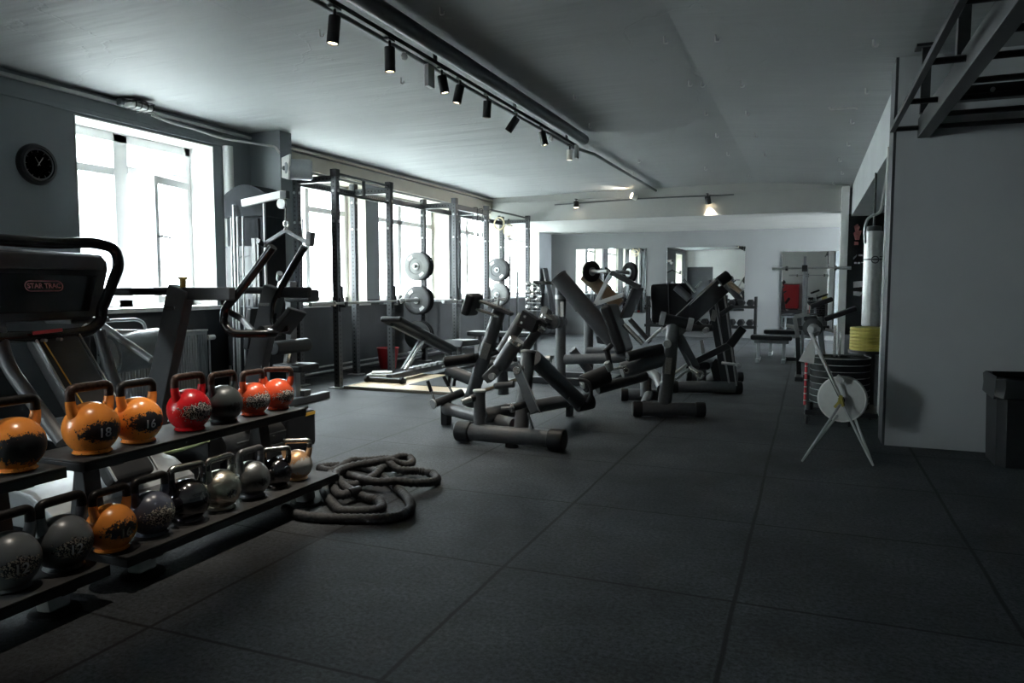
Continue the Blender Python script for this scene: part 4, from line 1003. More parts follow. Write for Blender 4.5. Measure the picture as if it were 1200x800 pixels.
t = thing('flat_bench', 'black flat bench standing behind the rack platform, seen between the machine tubes', 'bench', (-4.5, 10.75, 0))
build('pad', G().b2((-5.06, 10.6, .40), (-3.9, 10.9, .475), .025), M['vinyl'], t)
for x in (-4.92, -4.32, -4.04):
    build('leg', G().b2((x-.03, 10.66, .05), (x+.03, 10.70, .40), .005).b2((x-.03, 10.82, .05), (x+.03, 10.86, .40), .005), M['satin'], t)
build('base_rail', G().b2((-5.0, 10.6, 0), (-3.95, 10.66, .05), .008).b2((-5.0, 10.86, 0), (-3.95, 10.92, .05), .008), ST, t)

# ================================================================== MACHINE 1 (front)
BL = M['black']
t = thing('lever_machine', 'dark plate-loaded lever machine nearest the camera, with two pin handles and a tall slanted post', 'gym machine', (-2.2, 5.5, 0), 'plate-loaded machines')
def floor_tube(a, b, r, name='base_tube', cap=.082, cl=.11):
    a, b = V(a), V(b); d = (b-a).normalized()
    o = build(name, G().cyl(a, b, r, n=28), S2, t)
    for p, s_ in ((a, -1), (b, 1)):
        p2 = p + d*s_*cl
        g = G(); g.cyl(p-d*s_*.015, p2, cap, n=28, bev=.018); g.bar(p-d*s_*.01, p2-d*s_*.012, cap*1.75, cap*.9, .012); bmesh.ops.translate(g.b, verts=g.b.verts[:], vec=(0, 0, 0))
        for v in g.b.verts:
            if v.co.z < .004: v.co.z = .004
        ff = build('end_cap', g, M['black'], t)
    return o
yb_ = 5.10
floor_tube((-2.41, yb_, .085), (-1.74, yb_-.02, .085), .066)
build('levelling_foot', G().cyl((-2.05, yb_-.02, 0), (-2.05, yb_-.02, .03), .05, n=20), M['rubber'], t)
p0, p1 = Y(562, 503, yb_+.02), Y(562, 459, yb_+.02)
fp = build('front_post', G().cyl(p0-V((0, 0, .02)), p1, .045, n=24), S2, t)
build('post_cap', G().cyl(p1, p1+V((0, 0, .018)), .052, n=24, bev=.005), M['offwhite'], fp)
a, b = Y(541, 471, yb_-.08), Y(561, 464, yb_+.02)
pg = build('weight_peg', G().cyl(a, b, .022, n=18), M['satin'], t); build('peg_collar', G().cyl(a+(b-a)*.55, b, .03, n=18), BL, pg)
q0, q1 = Y(610, 507, yb_+.02), Y(619, 414, yb_+.20)
rp_ = build('rear_post', G().cyl(q0, q1, .055, n=24), S2, t)
build('post_cap', G().cyl(q1, q1+(q1-q0).normalized()*.02, .06, n=24, bev=.005), M['offwhite'], rp_)
a, b = Y(603, 425, yb_-.06), Y(627, 483, yb_-.10)
lv = build('lever_plate', G().bar(a, b, .075, .014, .004, up=(0, 1, 0)), S2, t)
build('lever_edge', G().cyl(a+V((.04, -.012, .0)), b+V((.045, -.012, 0)), .006, n=8), M['satin'], lv)
c = Y(605, 434, yb_-.09); build('pivot_bolt', G().cyl(c, c+V((.0, .1, 0)), .03, n=20, bev=.004).cyl(c+V((0, -.012, 0)), c+V((0, .01, 0)), .016, n=6), CH, t)
c = Y(600, 478, yb_-.12); d = Y(622, 472, yb_-.02); build('stop_peg', G().cyl(c, d, .026, n=18), ST, t); build('stop_disc', G().cyl(c-(d-c).normalized()*.015, c+(d-c).normalized()*.01, .034, n=20, bev=.004), CH, t)
build('grip_lever', G().cyl(Y(587, 478, yb_-.15), c, .011, n=10), M['satin'], t)
build('gas_strut', G().cyl(Y(619, 484, yb_-.03), Y(625, 503, yb_+.02), .009, n=10), M['satin'], t)
a, b = Y(564, 478, yb_+.08), Y(664, 478, 6.45); a.z = .20; b.z = .15
build('spine_tube', G().cyl(a, b, .062, n=26), S2, t)
build('spine_end_plate', G().box(b+V((.02, .03, -.03)), (.05, .10, .235), None, .008), BL, t)
a, b = Y(523, 484, 5.62), Y(603, 490, yb_+.12); a.z = .155; b.z = .14
build('cross_tube', G().cyl(a, b, .054, n=24), S2, t)
c = Z(523, 497); build('outer_foot', G().b2((c.x-.03, c.y-.05, 0), (c.x+.03, c.y+.05, .24), .006), BL, t)
a, b = Y(508, 473, 5.50), Y(541, 460, 5.78)
hb_ = build('handle_bar', G().cyl(a, b, .036, n=24), ST, t); d = (b-a).normalized(); build('bar_end_disc', G().cyl(a-d*.012, a+d*.004, .042, n=28, bev=.004), M['satin'], hb_)
for (x0, y0_), (x1, y1_), yy in (((509, 469), (501, 446), 5.51), ((531, 462), (520, 441), 5.68)):
    a, b = Y(x0, y0_, yy), Y(x1, y1_, yy); pn_ = build('pin_handle', G().cyl(a+(b-a)*.45, b, .016, n=14, bev=.003), BL, t); build('pin_rod', G().cyl(a, a+(b-a)*.5, .010, n=12), CH, pn_)
a, b = Y(549, 474, 5.80), Y(586, 362, 5.75)
sp = build('slanted_post', G().cyl(a, b, .058, n=26), S2, t)
d = (b-a).normalized(); pa, pb = a+d*.46, a+d*.60; n_ = V((.32, -1, .1)); n_ = (n_-d*n_.dot(d)).normalized(); s_ = d.cross(n_)
build('instruction_label', G().prism([pa+n_*.054-s_*.03, pa+n_*.054+s_*.03, pb+n_*.054+s_*.03, pb+n_*.054-s_*.03], n_*.008), M['label'], sp)
build('top_bracket', G().bar(Y(575, 357, 5.72), Y(600, 368, 5.72), .09, .03, .006), ST, t)
build('pad_arm', G().cyl(Y(588, 361, 5.70), Y(556, 351, 5.62), .014, n=12), CH, t)
build('pad_arm', G().cyl(Y(584, 371, 5.70), Y(556, 361, 5.62), .014, n=12), CH, t)
a, b = Y(549, 369, 5.60), Y(557, 344, 5.60); build('knee_pad', G().bar(a, b, .22, .085, .03, up=(1, 0, .3), seg=3), M['vinyl'], t)
build('top_lever', G().cyl(Y(583, 362, 5.7), Y(585, 349, 5.68), .009, n=10).cyl(Y(585, 350, 5.68), Y(591, 352, 5.70), .013, n=10), M['satin'], t)
a, b = Y(625, 419, 5.45), Y(682, 474, 6.45)
sw = build('swing_beam', G().cyl(a, b, .068, n=28, bev=.01), S2, t)
c = Y(668, 464, 6.14); build('beam_bolt', G().cyl(c+V((0, -.06, 0)), c+V((0, .0, 0)), .018, n=14), CH, sw)
c = Y(684, 470, 6.42); hg = build('hinge', G().cyl(c+V((-.05, -.06, -.02)), c+V((.06, .06, .0)), .075, n=24, bev=.01), BL, t)
g = G(); cc = Y(686, 458, 6.3); g.tube(fillet([cc+V((-.06, 0, .10)), cc+V((.03, 0, .09)), cc+V((.06, 0, -.02)), cc+V((.02, 0, -.10))], .06), .018, 10); build('hinge_hook', g, M['steel'], hg)
a, b = Y(588, 412, 5.55), Y(614, 370, 5.55); lt = build('lever_tube', G().cyl(a, b, .052, n=24), S2, t)
g = G(); P_ = [Y(q[0], q[1], 5.47) for q in ((612, 363), (629, 375), (623, 390), (605, 381))]; g.prism(P_, (.0, .10, 0), .006); hp_ = build('hinge_plate', g, BL, lt)
for q in ((615, 371), (611, 378)): c = Y(q[0], q[1], 5.46); build('plate_bolt', G().cyl(c, c+V((0, .02, 0)), .011, n=10), CH, hp_)
a, b = Y(586, 429, 5.38), Y(606, 398, 5.38); sl_ = build('weight_sleeve', G().cyl(a, b, .062, n=26), S2, t); d = (b-a).normalized()
build('sleeve_cap', G().cyl(b-d*.035, b+d*.002, .066, n=28, bev=.004), M['chrome'], sl_)
a2 = Y(569, 445, 5.38); cv = build('clevis', G().bar(a-(b-a)*.02, a2, .085, .085, .02), S2, t); c = Y(576, 441, 5.31); build('clevis_bolt', G().cyl(c+V((0, -.01, 0)), c+V((0, .05, 0)), .026, n=18), M['satin'], cv)
a, b = Y(611, 414, 5.6), Y(631, 386, 5.6); l2 = build('rear_sleeve', G().cyl(a, b, .040, n=22), S2, t); d = (b-a).normalized()
for k in (.0, .05, .1): build('collar_ring', G().cyl(b+d*k, b+d*(k+.032), .05 if k != .05 else .042, n=22, bev=.004), M['chrome'] if k != .05 else ST, l2)
a, b = Y(632, 378, 5.62), Y(653, 377, 6.1); lk = build('link_arm', G().bar(a, b, .03, .07, .01), ST, t); c = Y(647, 377, 5.9); build('link_wheel', G().cyl(c+V((0, -.04, 0)), c+V((0, .04, 0)), .062, n=26, bev=.008).cyl(c+V((0, -.05, 0)), c+V((0, .05, 0)), .02, n=12), S2, lk)
build('chrome_link', G().bar(Y(634, 377, 5.7), Y(640, 360, 5.7), .05, .055, .006).bar(Y(638, 360, 5.7), Y(646, 368, 5.75), .04, .03, .005), M['satin'], t)
a, b, c = Y(520, 424, 5.65), Y(556, 419, 5.75), Y(592, 409, 5.80)
build('arm_pad', G().tube([a, a+(b-a)*.04, b, b+(c-b)*.05], [.030, .045, .045, .034], 20), M['vinyl'], t); build('pad_rod', G().tube([b, c], [.036, .022], 16), ST, t)
build('pad_rail', G().cyl(Y(518, 430, 5.65), Y(572, 424, 5.8), .012, n=10), M['satin'], t)
a, b = Y(525, 433, 5.85), Y(556, 446, 5.85); build('stub_tube', G().cyl(a, b, .055, n=24), S2, t)
build('stub_pegs', G().cyl(Y(527, 440, 5.8), Y(526, 449, 5.8), .014, n=10).cyl(Y(533, 443, 5.8), Y(532, 452, 5.8), .014, n=10), BL, t)
build('side_arm', G().tube(fillet([Y(560, 432, 5.85), Y(575, 427, 5.9), Y(606, 430, 5.9)], .06), .045, 20), S2, t)
build('seat_pad', G().bar(Y(574, 420, 6.05), Y(600, 424, 6.05), .30, .08, .025, seg=3), M['vinyl'], t)
build('seat_post', G().cyl(Y(590, 462, 6.0), Y(588, 430, 6.0), .05, n=20), S2, t)
build('chrome_knob', G().cyl(Y(627, 418, 5.5), Y(631, 416, 5.55), .03, n=18).cyl(Y(640, 421, 6.0), Y(646, 421, 6.0), .035, n=18), M['satin'], t)
build('lower_grip', G().cyl(Y(580, 452, 5.75), Y(602, 450, 5.75), .028, n=16), S2, t)

# ================================================================== MACHINE 2 (leg press with the thick slanted tube)
t = thing('leg_press', 'dark plate-loaded leg press with a thick slanted tube and a padded backrest', 'gym machine', (-2.9, 8.9, 0), 'plate-loaded machines')
a, b = Y(657, 446, 8.55), Y(657, 333, 8.55); a.z = 0
u = build('upright', G().cyl(a, b, .062, n=24), S2, t)
c = Y(657, 348, 8.55); build('upright_collar', G().cyl(c-V((0, 0, .025)), c+V((0, 0, .025)), .07, n=24, bev=.005), M['satin'], u)
c = Y(658, 362, 8.55); build('instruction_label', G().bar(c+V((.02, -.058, -.09)), c+V((.02, -.058, .09)), .07, .014, .002, up=(.3, 1, 0)), M['label'], u)
c = Y(656, 377, 8.55); build('pivot', G().cyl(c+V((0, -.09, 0)), c+V((0, .08, 0)), .075, n=24, bev=.01).cyl(c+V((0, -.10, 0)), c, .03, n=12), ST, t)
a, b = Y(690, 431, 9.15), Y(690, 366, 9.15); a.z = 0; build('upright', G().cyl(a, b, .06, n=22), S2, t)
a, b = Y(655, 325, 8.45), Y(722, 402, 8.45); mt = build('thick_tube', G().cyl(a, b, .105, n=32, bev=.006), ST, t)
d = (b-a).normalized(); build('tube_end_plate', G().cyl(a-d*.012, a, .112, n=32), BL, mt)
a, b = Y(686, 322, 8.95), Y(726, 358, 8.95); build('inner_tube', G().cyl(a, b, .085, n=28), M['brownlit'], t)
build('top_peg', G().cyl(Y(628, 331, 8.5), Y(655, 332, 8.5), .022, n=16), ST, t)
a, b = Y(662, 421, 8.30), Y(738, 419, 8.30); build('rail_tube', G().cyl(a, b, .06, n=24, bev=.008), S2, t)
a, b = Y(688, 412, 8.9), Y(728, 411, 8.9); build('rail_tube', G().cyl(a, b, .055, n=24, bev=.008), S2, t)
a, b = Y(713, 357, 8.35), Y(733, 413, 8.35); build('backrest', G().bar(a, b, .44, .13, .045, up=(1, 0, .35), seg=4), M['vinyl'], t)
build('backrest_trim', G().cyl(Y(706, 362, 8.15), Y(721, 404, 8.15), .010, n=10), M['satin'], t)
a, b = Y(748, 337, 8.7), Y(733, 372, 8.7); fp_ = build('foot_plate', G().bar(a, b, .55, .035, .008, up=(1, 0, .4)), BL, t)
g = G(); dd = (b-a)
up_ = V((-1, 0, -.4)); up_ = (up_-dd.normalized()*up_.dot(dd.normalized())).normalized()
for k in range(7): p = a+dd*(.08+k*.14)+up_*.022; g.b.verts; g.bar(p+V((0, -.25, 0)), p+V((0, .25, 0)), .012, .008, .002)
build('tread_ribs', g, M['satin'], fp_)
build('sled_frame', G().bar(Y(698, 356, 8.5), Y(716, 320, 8.5), .04, .05, .006).bar(Y(698, 356, 8.5), Y(731, 345, 8.5), .04, .05, .006), M['satin'], t)
build('sled_beam', G().bar(Y(716, 319, 8.5), Y(750, 337, 8.5), .06, .06, .008), ST, t)
for (x0, y0_), (x1, y1_), m_ in (((731, 380), (753, 403), M['chrome']), ((738, 374), (762, 401), M['steel'])):
    build('slide_rod', G().cyl(Y(x0, y0_, 8.3), Y(x1, y1_, 8.3), .028, n=16), m_, t)
build('slide_rod', G().cyl(Y(758, 400, 8.1), Y(776, 384, 7.9), .016, n=12), M['satin'], t)
build('floor_rail', G().b2((-3.3, 8.5, 0), (-2.2, 8.62, .08), .01).b2((-3.3, 9.1, 0), (-2.2, 9.22, .08), .01).b2((-2.3, 8.5, 0), (-2.2, 9.22, .08), .01), ST, t)
build('seat_support', G().cyl((-2.6, 8.35, .45), (-2.35, 8.56, .06), .05, n=20), S2, t)
HA = (Y(712, 318, 8.6), Y(690, 318, 8.85)); HB = (Y(720, 318, 8.6), Y(742, 320, 8.85))
for h_ in (HA, HB): build('weight_horn', G().cyl(h_[0], h_[1], .022, n=16), M['satin'], t)
build('chequer_step', G().prism([Y(q[0], q[1], 9.4) for q in ((700, 402), (698, 394), (712, 394), (722, 406))], (0, .3, 0), .006), ST, t)
ha = (HA[1]-HA[0]).normalized(); hb0 = (HB[1]-HB[0]).normalized()
plate('weight_plate', HA[1]-ha*.08, ha, M['rubber'], 'small black plate on the leg press horn, nearer the windows', 'plates on the leg press', R=.13, th=.045, marks=False)
plate('weight_plate', HB[1]-hb0*.08, hb0, M['rubber'], 'small black plate on the leg press horn, farther from the windows', 'plates on the leg press', R=.13, th=.045, marks=False)

# ================================================================== MACHINE 3 (low row with the chrome-ended T handle)
t = thing('lever_machine', 'dark plate-loaded machine with a T-shaped top handle with chrome ends and a thick round pad', 'gym machine', (-1.3, 7.0, 0), 'plate-loaded machines')
floor_tube((-1.42, 6.70, .075), (-.94, 6.86, .075), .066, cap=.073, cl=.08)
floor_tube((-1.74, 7.52, .075), (-1.42, 7.62, .075), .062, cap=.07, cl=.07)
build('link_tube', G().cyl((-1.40, 6.74, .10), (-1.52, 7.55, .09), .045, n=20), S2, t)
a, b = Y(757, 464, 7.5), Y(757, 432, 7.5); build('short_post', G().cyl(a, b, .058, n=22), S2, t)
a, b, c = Y(778, 478, 6.78), Y(784, 432, 6.82), Y(790, 372, 6.90)
ps = build('column', G().tube([a, b, c], [.064, .062, .060], 26), S2, t)
build('instruction_label', G().bar(Y(782, 438, 6.74), Y(784, 419, 6.75), .055, .012, .002, up=(-.1, 1, 0)), M['label'], ps)
p = Y(782, 403, 6.78); build('hub_bolt', G().cyl(p+V((0, -.02, 0)), p+V((0, .06, 0)), .036, n=22, bev=.004).cyl(p+V((0, -.03, 0)), p, .016, n=6), M['satin'], ps)
a, b = Y(777, 373, 6.86), Y(808, 380, 6.90); d = (b-a).normalized()
th_ = build('t_handle', G().cyl(a, b, .052, n=24), BL, t)
for p, s_ in ((a, -1), (b, 1)): build('handle_ring', G().cyl(p-d*s_*.02, p+d*s_*.03, .062, n=26, bev=.006), M['satin'], th_)
build('neck', G().cyl(Y(789, 388, 6.88), Y(789, 378, 6.88), .048, n=22), M['satin'], t)
a, b = Y(683, 450, 6.45), Y(712, 438, 6.62); d = (b-a).normalized()
rp2 = build('roller_pad', G().cyl(a, b, .088, n=30, bev=.018), M['vinyl'], t); build('roller_cap', G().cyl(a-d*.012, a+d*.02, .045, n=20, bev=.004).cyl(a-d*.022, a, .016, n=8), M['satin'], rp2)
build('upper_tube', G().cyl(Y(728, 434, 6.66), Y(779, 419, 6.86), .074, n=26, bev=.006), S2, t)
build('lower_tube', G().cyl(Y(700, 456, 6.62), Y(757, 440, 7.0), .050, n=24, bev=.01), ST, t)
build('pad_tube', G().cyl(Y(735, 418, 6.6), Y(776, 408, 6.8), .048, n=24, bev=.01), ST, t)
build('slide_rail', G().bar(Y(733, 421, 6.57), Y(778, 409, 6.77), .015, .012, .002), M['satin'], t)
a, b = Y(716, 433, 6.52), Y(711, 410, 6.52); gp = build('grip_post', G().cyl(a, b, .026, n=16), ST, t); build('grip', G().cyl(Y(709, 412, 6.50), Y(717, 404, 6.56), .024, n=16, bev=.004), BL, gp)
build('clamp', G().cyl(Y(711, 424, 6.48), Y(716, 434, 6.52), .03, n=16, bev=.006), M['satin'], t)
build('clamp_rod', G().cyl(Y(718, 433, 6.55), Y(734, 429, 6.60), .011, n=10).torus(Y(734, 434, 6.55), (0, 1, 0), .022, .008, 18, 8), CH, t)
build('swing_arm', G().bar(Y(795, 394, 6.95), Y(815, 432, 6.75), .09, .06, .015), ST, t)
build('rod_end', G().cyl(Y(808, 430, 6.68), Y(818, 437, 6.66), .02, n=14).torus(Y(820, 439, 6.66), (0, 1, 0), .028, .012, 20, 8), CH, t)
build('side_rods', G().cyl(Y(790, 438, 7.1), Y(806, 426, 7.2), .014, n=10).cyl(Y(792, 444, 7.1), Y(808, 432, 7.2), .014, n=10), M['satin'], t)
build('curved_brace', G().tube(fillet([Y(757, 434, 7.4), Y(770, 440, 7.3), Y(776, 455, 7.1)], .1), .05, 18), S2, t)

# ================================================================== MACHINE 4 (A-frame behind)
t = thing('incline_press_machine', 'dark machine with a broad slanted beam and twin steep rails behind the T-handled machine', 'gym machine', (-1.0, 8.5, 0), 'plate-loaded machines')
floor_tube((-1.36, 8.32, .075), (-.74, 8.50, .075), .066, cap=.072, cl=.07)
floor_tube((-1.36, 9.35, .075), (-.80, 9.5, .075), .06, cap=.066, cl=.06)
build('spine', G().cyl((-1.1, 8.4, .09), (-1.1, 9.45, .09), .045, n=18), S2, t)
for (x0, y0_), (x1, y1_) in (((834, 350), (852, 452)), ((846, 346), (860, 452))):
    r_ = build('steep_rail', G().bar(Y(x0, y0_, 8.5), Y(x1, y1_, 8.5), .05, .10, .008, up=(1, 0, .15)), ST, t); build('rail_edge', G().bar(Y(x0+3, y0_, 8.44), Y(x1+3, y1_, 8.44), .008, .02, .002, up=(1, 0, .15)), M['satin'], r_)
build('instruction_label', G().bar(Y(835, 376, 8.42), Y(838, 363, 8.42), .055, .012, .002, up=(0, 1, 0)), M['label'], t)
a, b = Y(790, 386, 8.15), Y(846, 334, 8.25); bm_ = build('broad_beam', G().bar(a, b, .12, .20, .012), ST, t)
build('beam_edge', G().cyl(Y(775, 389, 8.08), Y(839, 328, 8.18), .010, n=10), M['satin'], bm_)
for q in ((836, 328), (843, 334)): p = Y(q[0], q[1], 8.15); build('beam_bolt', G().cyl(p, p+V((0, .04, 0)), .014, n=12), CH, bm_)
build('beam_head', G().cyl(Y(842, 331, 8.2), Y(854, 322, 8.25), .06, n=20, bev=.01), BL, t)
build('backrest', G().bar(Y(786, 332, 8.9), Y(787, 378, 8.9), .50, .10, .04, up=(.2, 1, 0), seg=4), M['vinyl'], t)
build('backrest_seam', G().bar(Y(783, 331, 8.83), Y(784, 376, 8.83), .012, .012, .002), S2, t)
build('upper_arm', G().cyl(Y(792, 336, 8.6), Y(808, 350, 8.6), .045, n=18), S2, t)
build('chrome_arm', G().cyl(Y(801, 327, 8.7), Y(814, 343, 8.7), .016, n=12).cyl(Y(815, 338, 8.7), Y(822, 330, 8.75), .014, n=10), CH, t)
build('foot_arm', G().bar(Y(812, 425, 8.05), Y(855, 404, 8.15), .05, .07, .01), ST, t)
build('foot_pad', G().bar(Y(855, 405, 8.12), Y(871, 384, 8.18), .09, .05, .015, up=(1, 0, .6)), M['vinyl'], t)
build('lock_pin', G().cyl(Y(846, 425, 8.3), Y(862, 427, 8.25), .016, n=12).ball(Y(865, 428, 8.25), .024, 14), M['satin'], t)
build('side_peg', G().cyl(Y(845, 368, 8.3), Y(858, 359, 8.2), .026, n=14), ST, t)
build('cross_bar', G().cyl(Y(800, 384, 8.5), Y(836, 384, 8.5), .04, n=18), ST, t)
build('seat', G().bar(Y(806, 427, 8.5), Y(834, 427, 8.5), .34, .09, .03, seg=3), M['vinyl'], t)
build('seat_post', G().cyl((-1.12, 8.55, .09), (-1.12, 8.55, .34), .05, n=18), S2, t)
build('brace', G().bar(Y(808, 368, 8.5), Y(824, 384, 8.5), .05, .05, .008), ST, t)
build('chrome_upright', G().bar(Y(822, 398, 8.8), Y(825, 418, 8.8), .04, .04, .006), M['satin'], t)
build('weight_horn', G().cyl(Y(828, 386, 8.45), Y(826, 388, 8.2), .03, n=16), M['satin'], t)
build('shroud', G().prism([Y(q[0], q[1], 8.55) for q in ((832, 428), (838, 420), (858, 424), (859, 453), (838, 453))], (0, .25, 0), .01), BL, t)
# ================================================================== BACK WALL: dumbbell rack
yr = 17.05; x0, x1 = -3.52, -1.07
t = thing('dumbbell_rack', 'black two-shelf dumbbell rack along the back wall under the middle mirror', 'rack', (-2.3, yr, 0))
for z in (.74, .30): build('shelf', G().b2((x0, yr-.18, z-.03), (x1, yr+.22, z), .006).b2((x0, yr-.20, z-.05), (x1, yr-.18, z+.015), .003), M['iron'], t)
for x in (x0+.02, x1-.06): build('post', G().b2((x, yr-.15, 0), (x+.05, yr-.08, .95), .006).b2((x, yr+.10, 0), (x+.05, yr+.17, .95), .006), M['iron'], t)
def dumbbell(loc, label, group):
    x, y, z = loc; r = .082; t = thing('dumbbell', label, 'dumbbell', loc, group)
    for s_ in (-1, 1):
        g = G(); c = V((x, y+s_*.12, z+r*.87)); g.lathe([(0, -.05), (r*.8, -.05), (r, -.03), (r, .03), (r*.8, .05), (0, .05)], c, (0, 1, 0), 6)
        build('head', g, M['iron'], t)
    build('handle', G().cyl((x, y-.075, z+r*.87), (x, y+.075, z+r*.87), .016, n=12), M['satin'], t)
    return t
num_w = ('first', 'second', 'third', 'fourth', 'fifth', 'sixth', 'seventh', 'eighth', 'ninth', 'tenth', 'eleventh', 'twelfth')
d0 = None
for z, sh in ((.741, 'top'), (.301, 'lower')):
    for k in range(12):
        loc = (x0+.16+k*.195, yr+.01, z); lb = 'black dumbbell, %s from the window end on the %s shelf of the back rack' % (num_w[k], sh); gp = 'dumbbells on the back wall rack'
        if d0 is None: d0 = dumbbell(loc, lb, gp)
        else: dup(d0, loc, lb, gp)

# ================================================================== far right: barbell stand, benches, lever machine
ys = 12.6; p = Y(942, 350, ys)
t = thing('squat_stand', 'dark single-post barbell stand in front of the tall corner mirror', 'barbell stand', (p.x, ys, 0))
build('post', G().b2((p.x-.022, ys-.022, 0), (p.x+.022, ys+.022, 1.66), .005), M['silver'], t)
build('base', G().b2((p.x-.3, ys-.04, 0), (p.x+.3, ys+.04, .06), .01).b2((p.x-.04, ys-.3, 0), (p.x+.04, ys+.5, .06), .01), ST, t)
build('cup', G().b2((p.x-.04, ys-.13, 1.42), (p.x+.04, ys-.03, 1.445), .004).b2((p.x-.04, ys-.13, 1.445), (p.x+.04, ys-.115, 1.52), .004), BL, t)
barbell((Y(905, 315, ys).x, ys-.075, 1.471), (Y(905, 315, ys).x+1.15, ys-.075, 1.471), 'dark barbell held by the single-post stand before the corner mirror', .22)
def low_bench(cx, cy, L, h, label):
    t = thing('flat_bench', label, 'bench', (cx, cy, 0), 'benches at the far right')
    build('pad', G().b2((cx-L/2, cy-.15, h-.07), (cx+L/2, cy+.15, h), .022), M['vinyl'], t)
    build('base_rail', G().b2((cx-L/2+.05, cy-.03, h-.13), (cx+L/2-.05, cy+.03, h-.07), .006), M['silver'], t)
    for s_ in (-1, 1): build('leg', G().b2((cx+s_*(L/2-.12)-.025, cy-.025, .05), (cx+s_*(L/2-.12)+.025, cy+.025, h-.10), .005).b2((cx+s_*(L/2-.12)-.03, cy-.24, 0), (cx+s_*(L/2-.12)+.03, cy+.24, .055), .008), M['silver'], t)
low_bench(-.55, 12.3, .62, .42, 'low black bench on pale legs at the end of the aisle, nearer the dumbbell rack')
low_bench(-.28, 13.5, .9, .44, 'low black bench under the corner mirror behind the other one')
ym = 10.2
t = thing('lever_machine', 'plate-loaded machine with a pale frame and slanted black pads near the corner mirror', 'gym machine', (.1, ym, 0), 'plate-loaded machines')
Q = lambda a, b, d=0: Y(a, b, ym+d)
g = G(); g.bar(Q(931, 371), Q(936, 402), .05, .05, .006).bar(Q(931, 371), Q(946, 368), .05, .05, .006).bar(Q(946, 368), Q(944, 384), .05, .05, .006); build('front_frame', g, M['satin'], t)
g = G(); a = Q(960, 371); b = Q(967, 412); b.z = .05; g.bar(a, b, .07, .06, .008); build('rear_post', g, M['silver'], t)
g = G(); a = Q(935, 395); b = Q(937, 420); b.z = .03; g.bar(a, b, .06, .06, .008).b2((b.x-.05, ym-.3, 0), (b.x+.05, ym+.3, .06), .01).b2((b.x, ym-.03, .0), (b.x+.35, ym+.03, .06), .01); build('base', g, ST, t)
build('slanted_pad', G().bar(Q(950, 359, -.1), Q(976, 350, -.1), .26, .06, .02, seg=3), M['vinyl'], t)
build('slanted_pad', G().bar(Q(966, 374, -.15), Q(1004, 361, -.15), .26, .06, .02, seg=3), M['vinyl'], t)
build('seat', G().bar(Q(942, 373, .1), Q(958, 372, .1), .3, .06, .02, seg=3), M['vinyl'], t)
build('handle', G().cyl(Q(921, 381), Q(932, 383), .022, n=14), M['white'], t)
build('handle', G().cyl(Q(967, 386, -.1), Q(977, 388, -.1), .022, n=14), M['white'], t)
build('seat_rail', G().bar(Q(937, 384, .1), Q(972, 384, .1), .06, .06, .008), ST, t)
c = Q(952, 384, -.12); hv = V((.03, .22, 0)).normalized(); plate('weight_plate', c, hv, M['bump_mid'], 'steel-grey weight plate on the pale-framed machine near the corner mirror', 'plates on the pale machine', R=.12, th=.03, marks=False)
build('plate_horn', G().cyl(c-hv*.08, c+hv*.14, .022, n=14), CH, t)

# poster wall, punching bag
py_ = 14.065
t = thing('boxing_poster', 'tall dark poster with a small red figure on the wall beyond the partition', 'poster', (.95, py_, .5))
build('sheet', G().b2((.565, py_, .35), (1.5, py_+.03, 2.42), .002), M['gloss'], t)
build('hanging_strip', G().b2((.565, py_-.004, 2.40), (1.5, py_+.001, 2.425)), M['steel'], t)
g = G()
def fig(u, v): q = Y(u, v, py_-.004); return q
for poly in ([(1001, 265), (1005, 262), (1008, 266), (1006, 271), (1002, 271)], [(1000, 273), (1004, 270), (1010, 270), (1008, 276), (1007, 281), (1002, 281)], [(1001, 283), (1006, 283), (1006, 287), (1001, 287)]): g.poly([fig(*q) for q in poly])
build('red_figure', g, M['postred'], t)
for poly in ([(1000, 302), (1004, 298), (1004, 300), (1000, 304)], [(1006, 298), (1011, 298), (1011, 300), (1006, 300)], [(1001, 307), (1004, 307), (1004, 309), (1001, 309)], [(1005, 307), (1008, 307), (1008, 309), (1005, 309)], [(1009, 307), (1012, 307), (1012, 308), (1009, 308)], [(1000, 330), (1011, 329), (1011, 336), (1000, 337)], [(1000, 341), (1011, 342), (1008, 347), (1000, 346)]): build('print_block', G().poly([fig(*q) for q in poly]), M['postwhite'], t)

yb2 = 8.6; c0 = Y(1023, 300, yb2); rb = Y(1034, 300, yb2).x-c0.x; zt_, zb_ = Y(1023, 271, yb2).z, Y(1023, 382, yb2).z
t = thing('punching_bag', 'tall shiny silver cylinder bag hanging beyond the partition, under a bent pipe', 'punching bag', (c0.x, yb2, zb_))
build('bag', G().lathe([(0, 0), (rb*.9, 0), (rb, .015), (rb, zt_-zb_-.015), (rb*.95, zt_-zb_), (0, zt_-zb_)], (c0.x, yb2, zb_), n=40), M['satin'], t)
build('band', G().lathe([(rb*1.012, zt_-zb_-.30), (rb*1.012, zt_-zb_-.285)], (c0.x, yb2, zb_), n=40), M['bump_mid'], t)
build('top_cover', G().lathe([(0, zt_-zb_), (rb*.9, zt_-zb_), (rb*.85, zt_-zb_+.05), (0, zt_-zb_+.06)], (c0.x, yb2, zb_), n=32), M['black'], t)
g = G(); lz = Y(1023, 305, yb2).z
text(g, 'OT', .11, lambda v: V((c0.x + rb*1.004*math.sin((v.x+.05)/rb), yb2 - rb*1.004*math.cos((v.x+.05)/rb), lz+v.y))); build('lettering', g, M['steel'], t)
pth = [Y(1014, 285, yb2-.1), Y(1013, 268, yb2-.1), Y(1017, 254, yb2-.1), Y(1032, 250, yb2-.1), (RX+.10, yb2, 2.37)]
build('bent_pipe', G().tube(fillet(pth, .1), .014, 12), M['satin'], t)
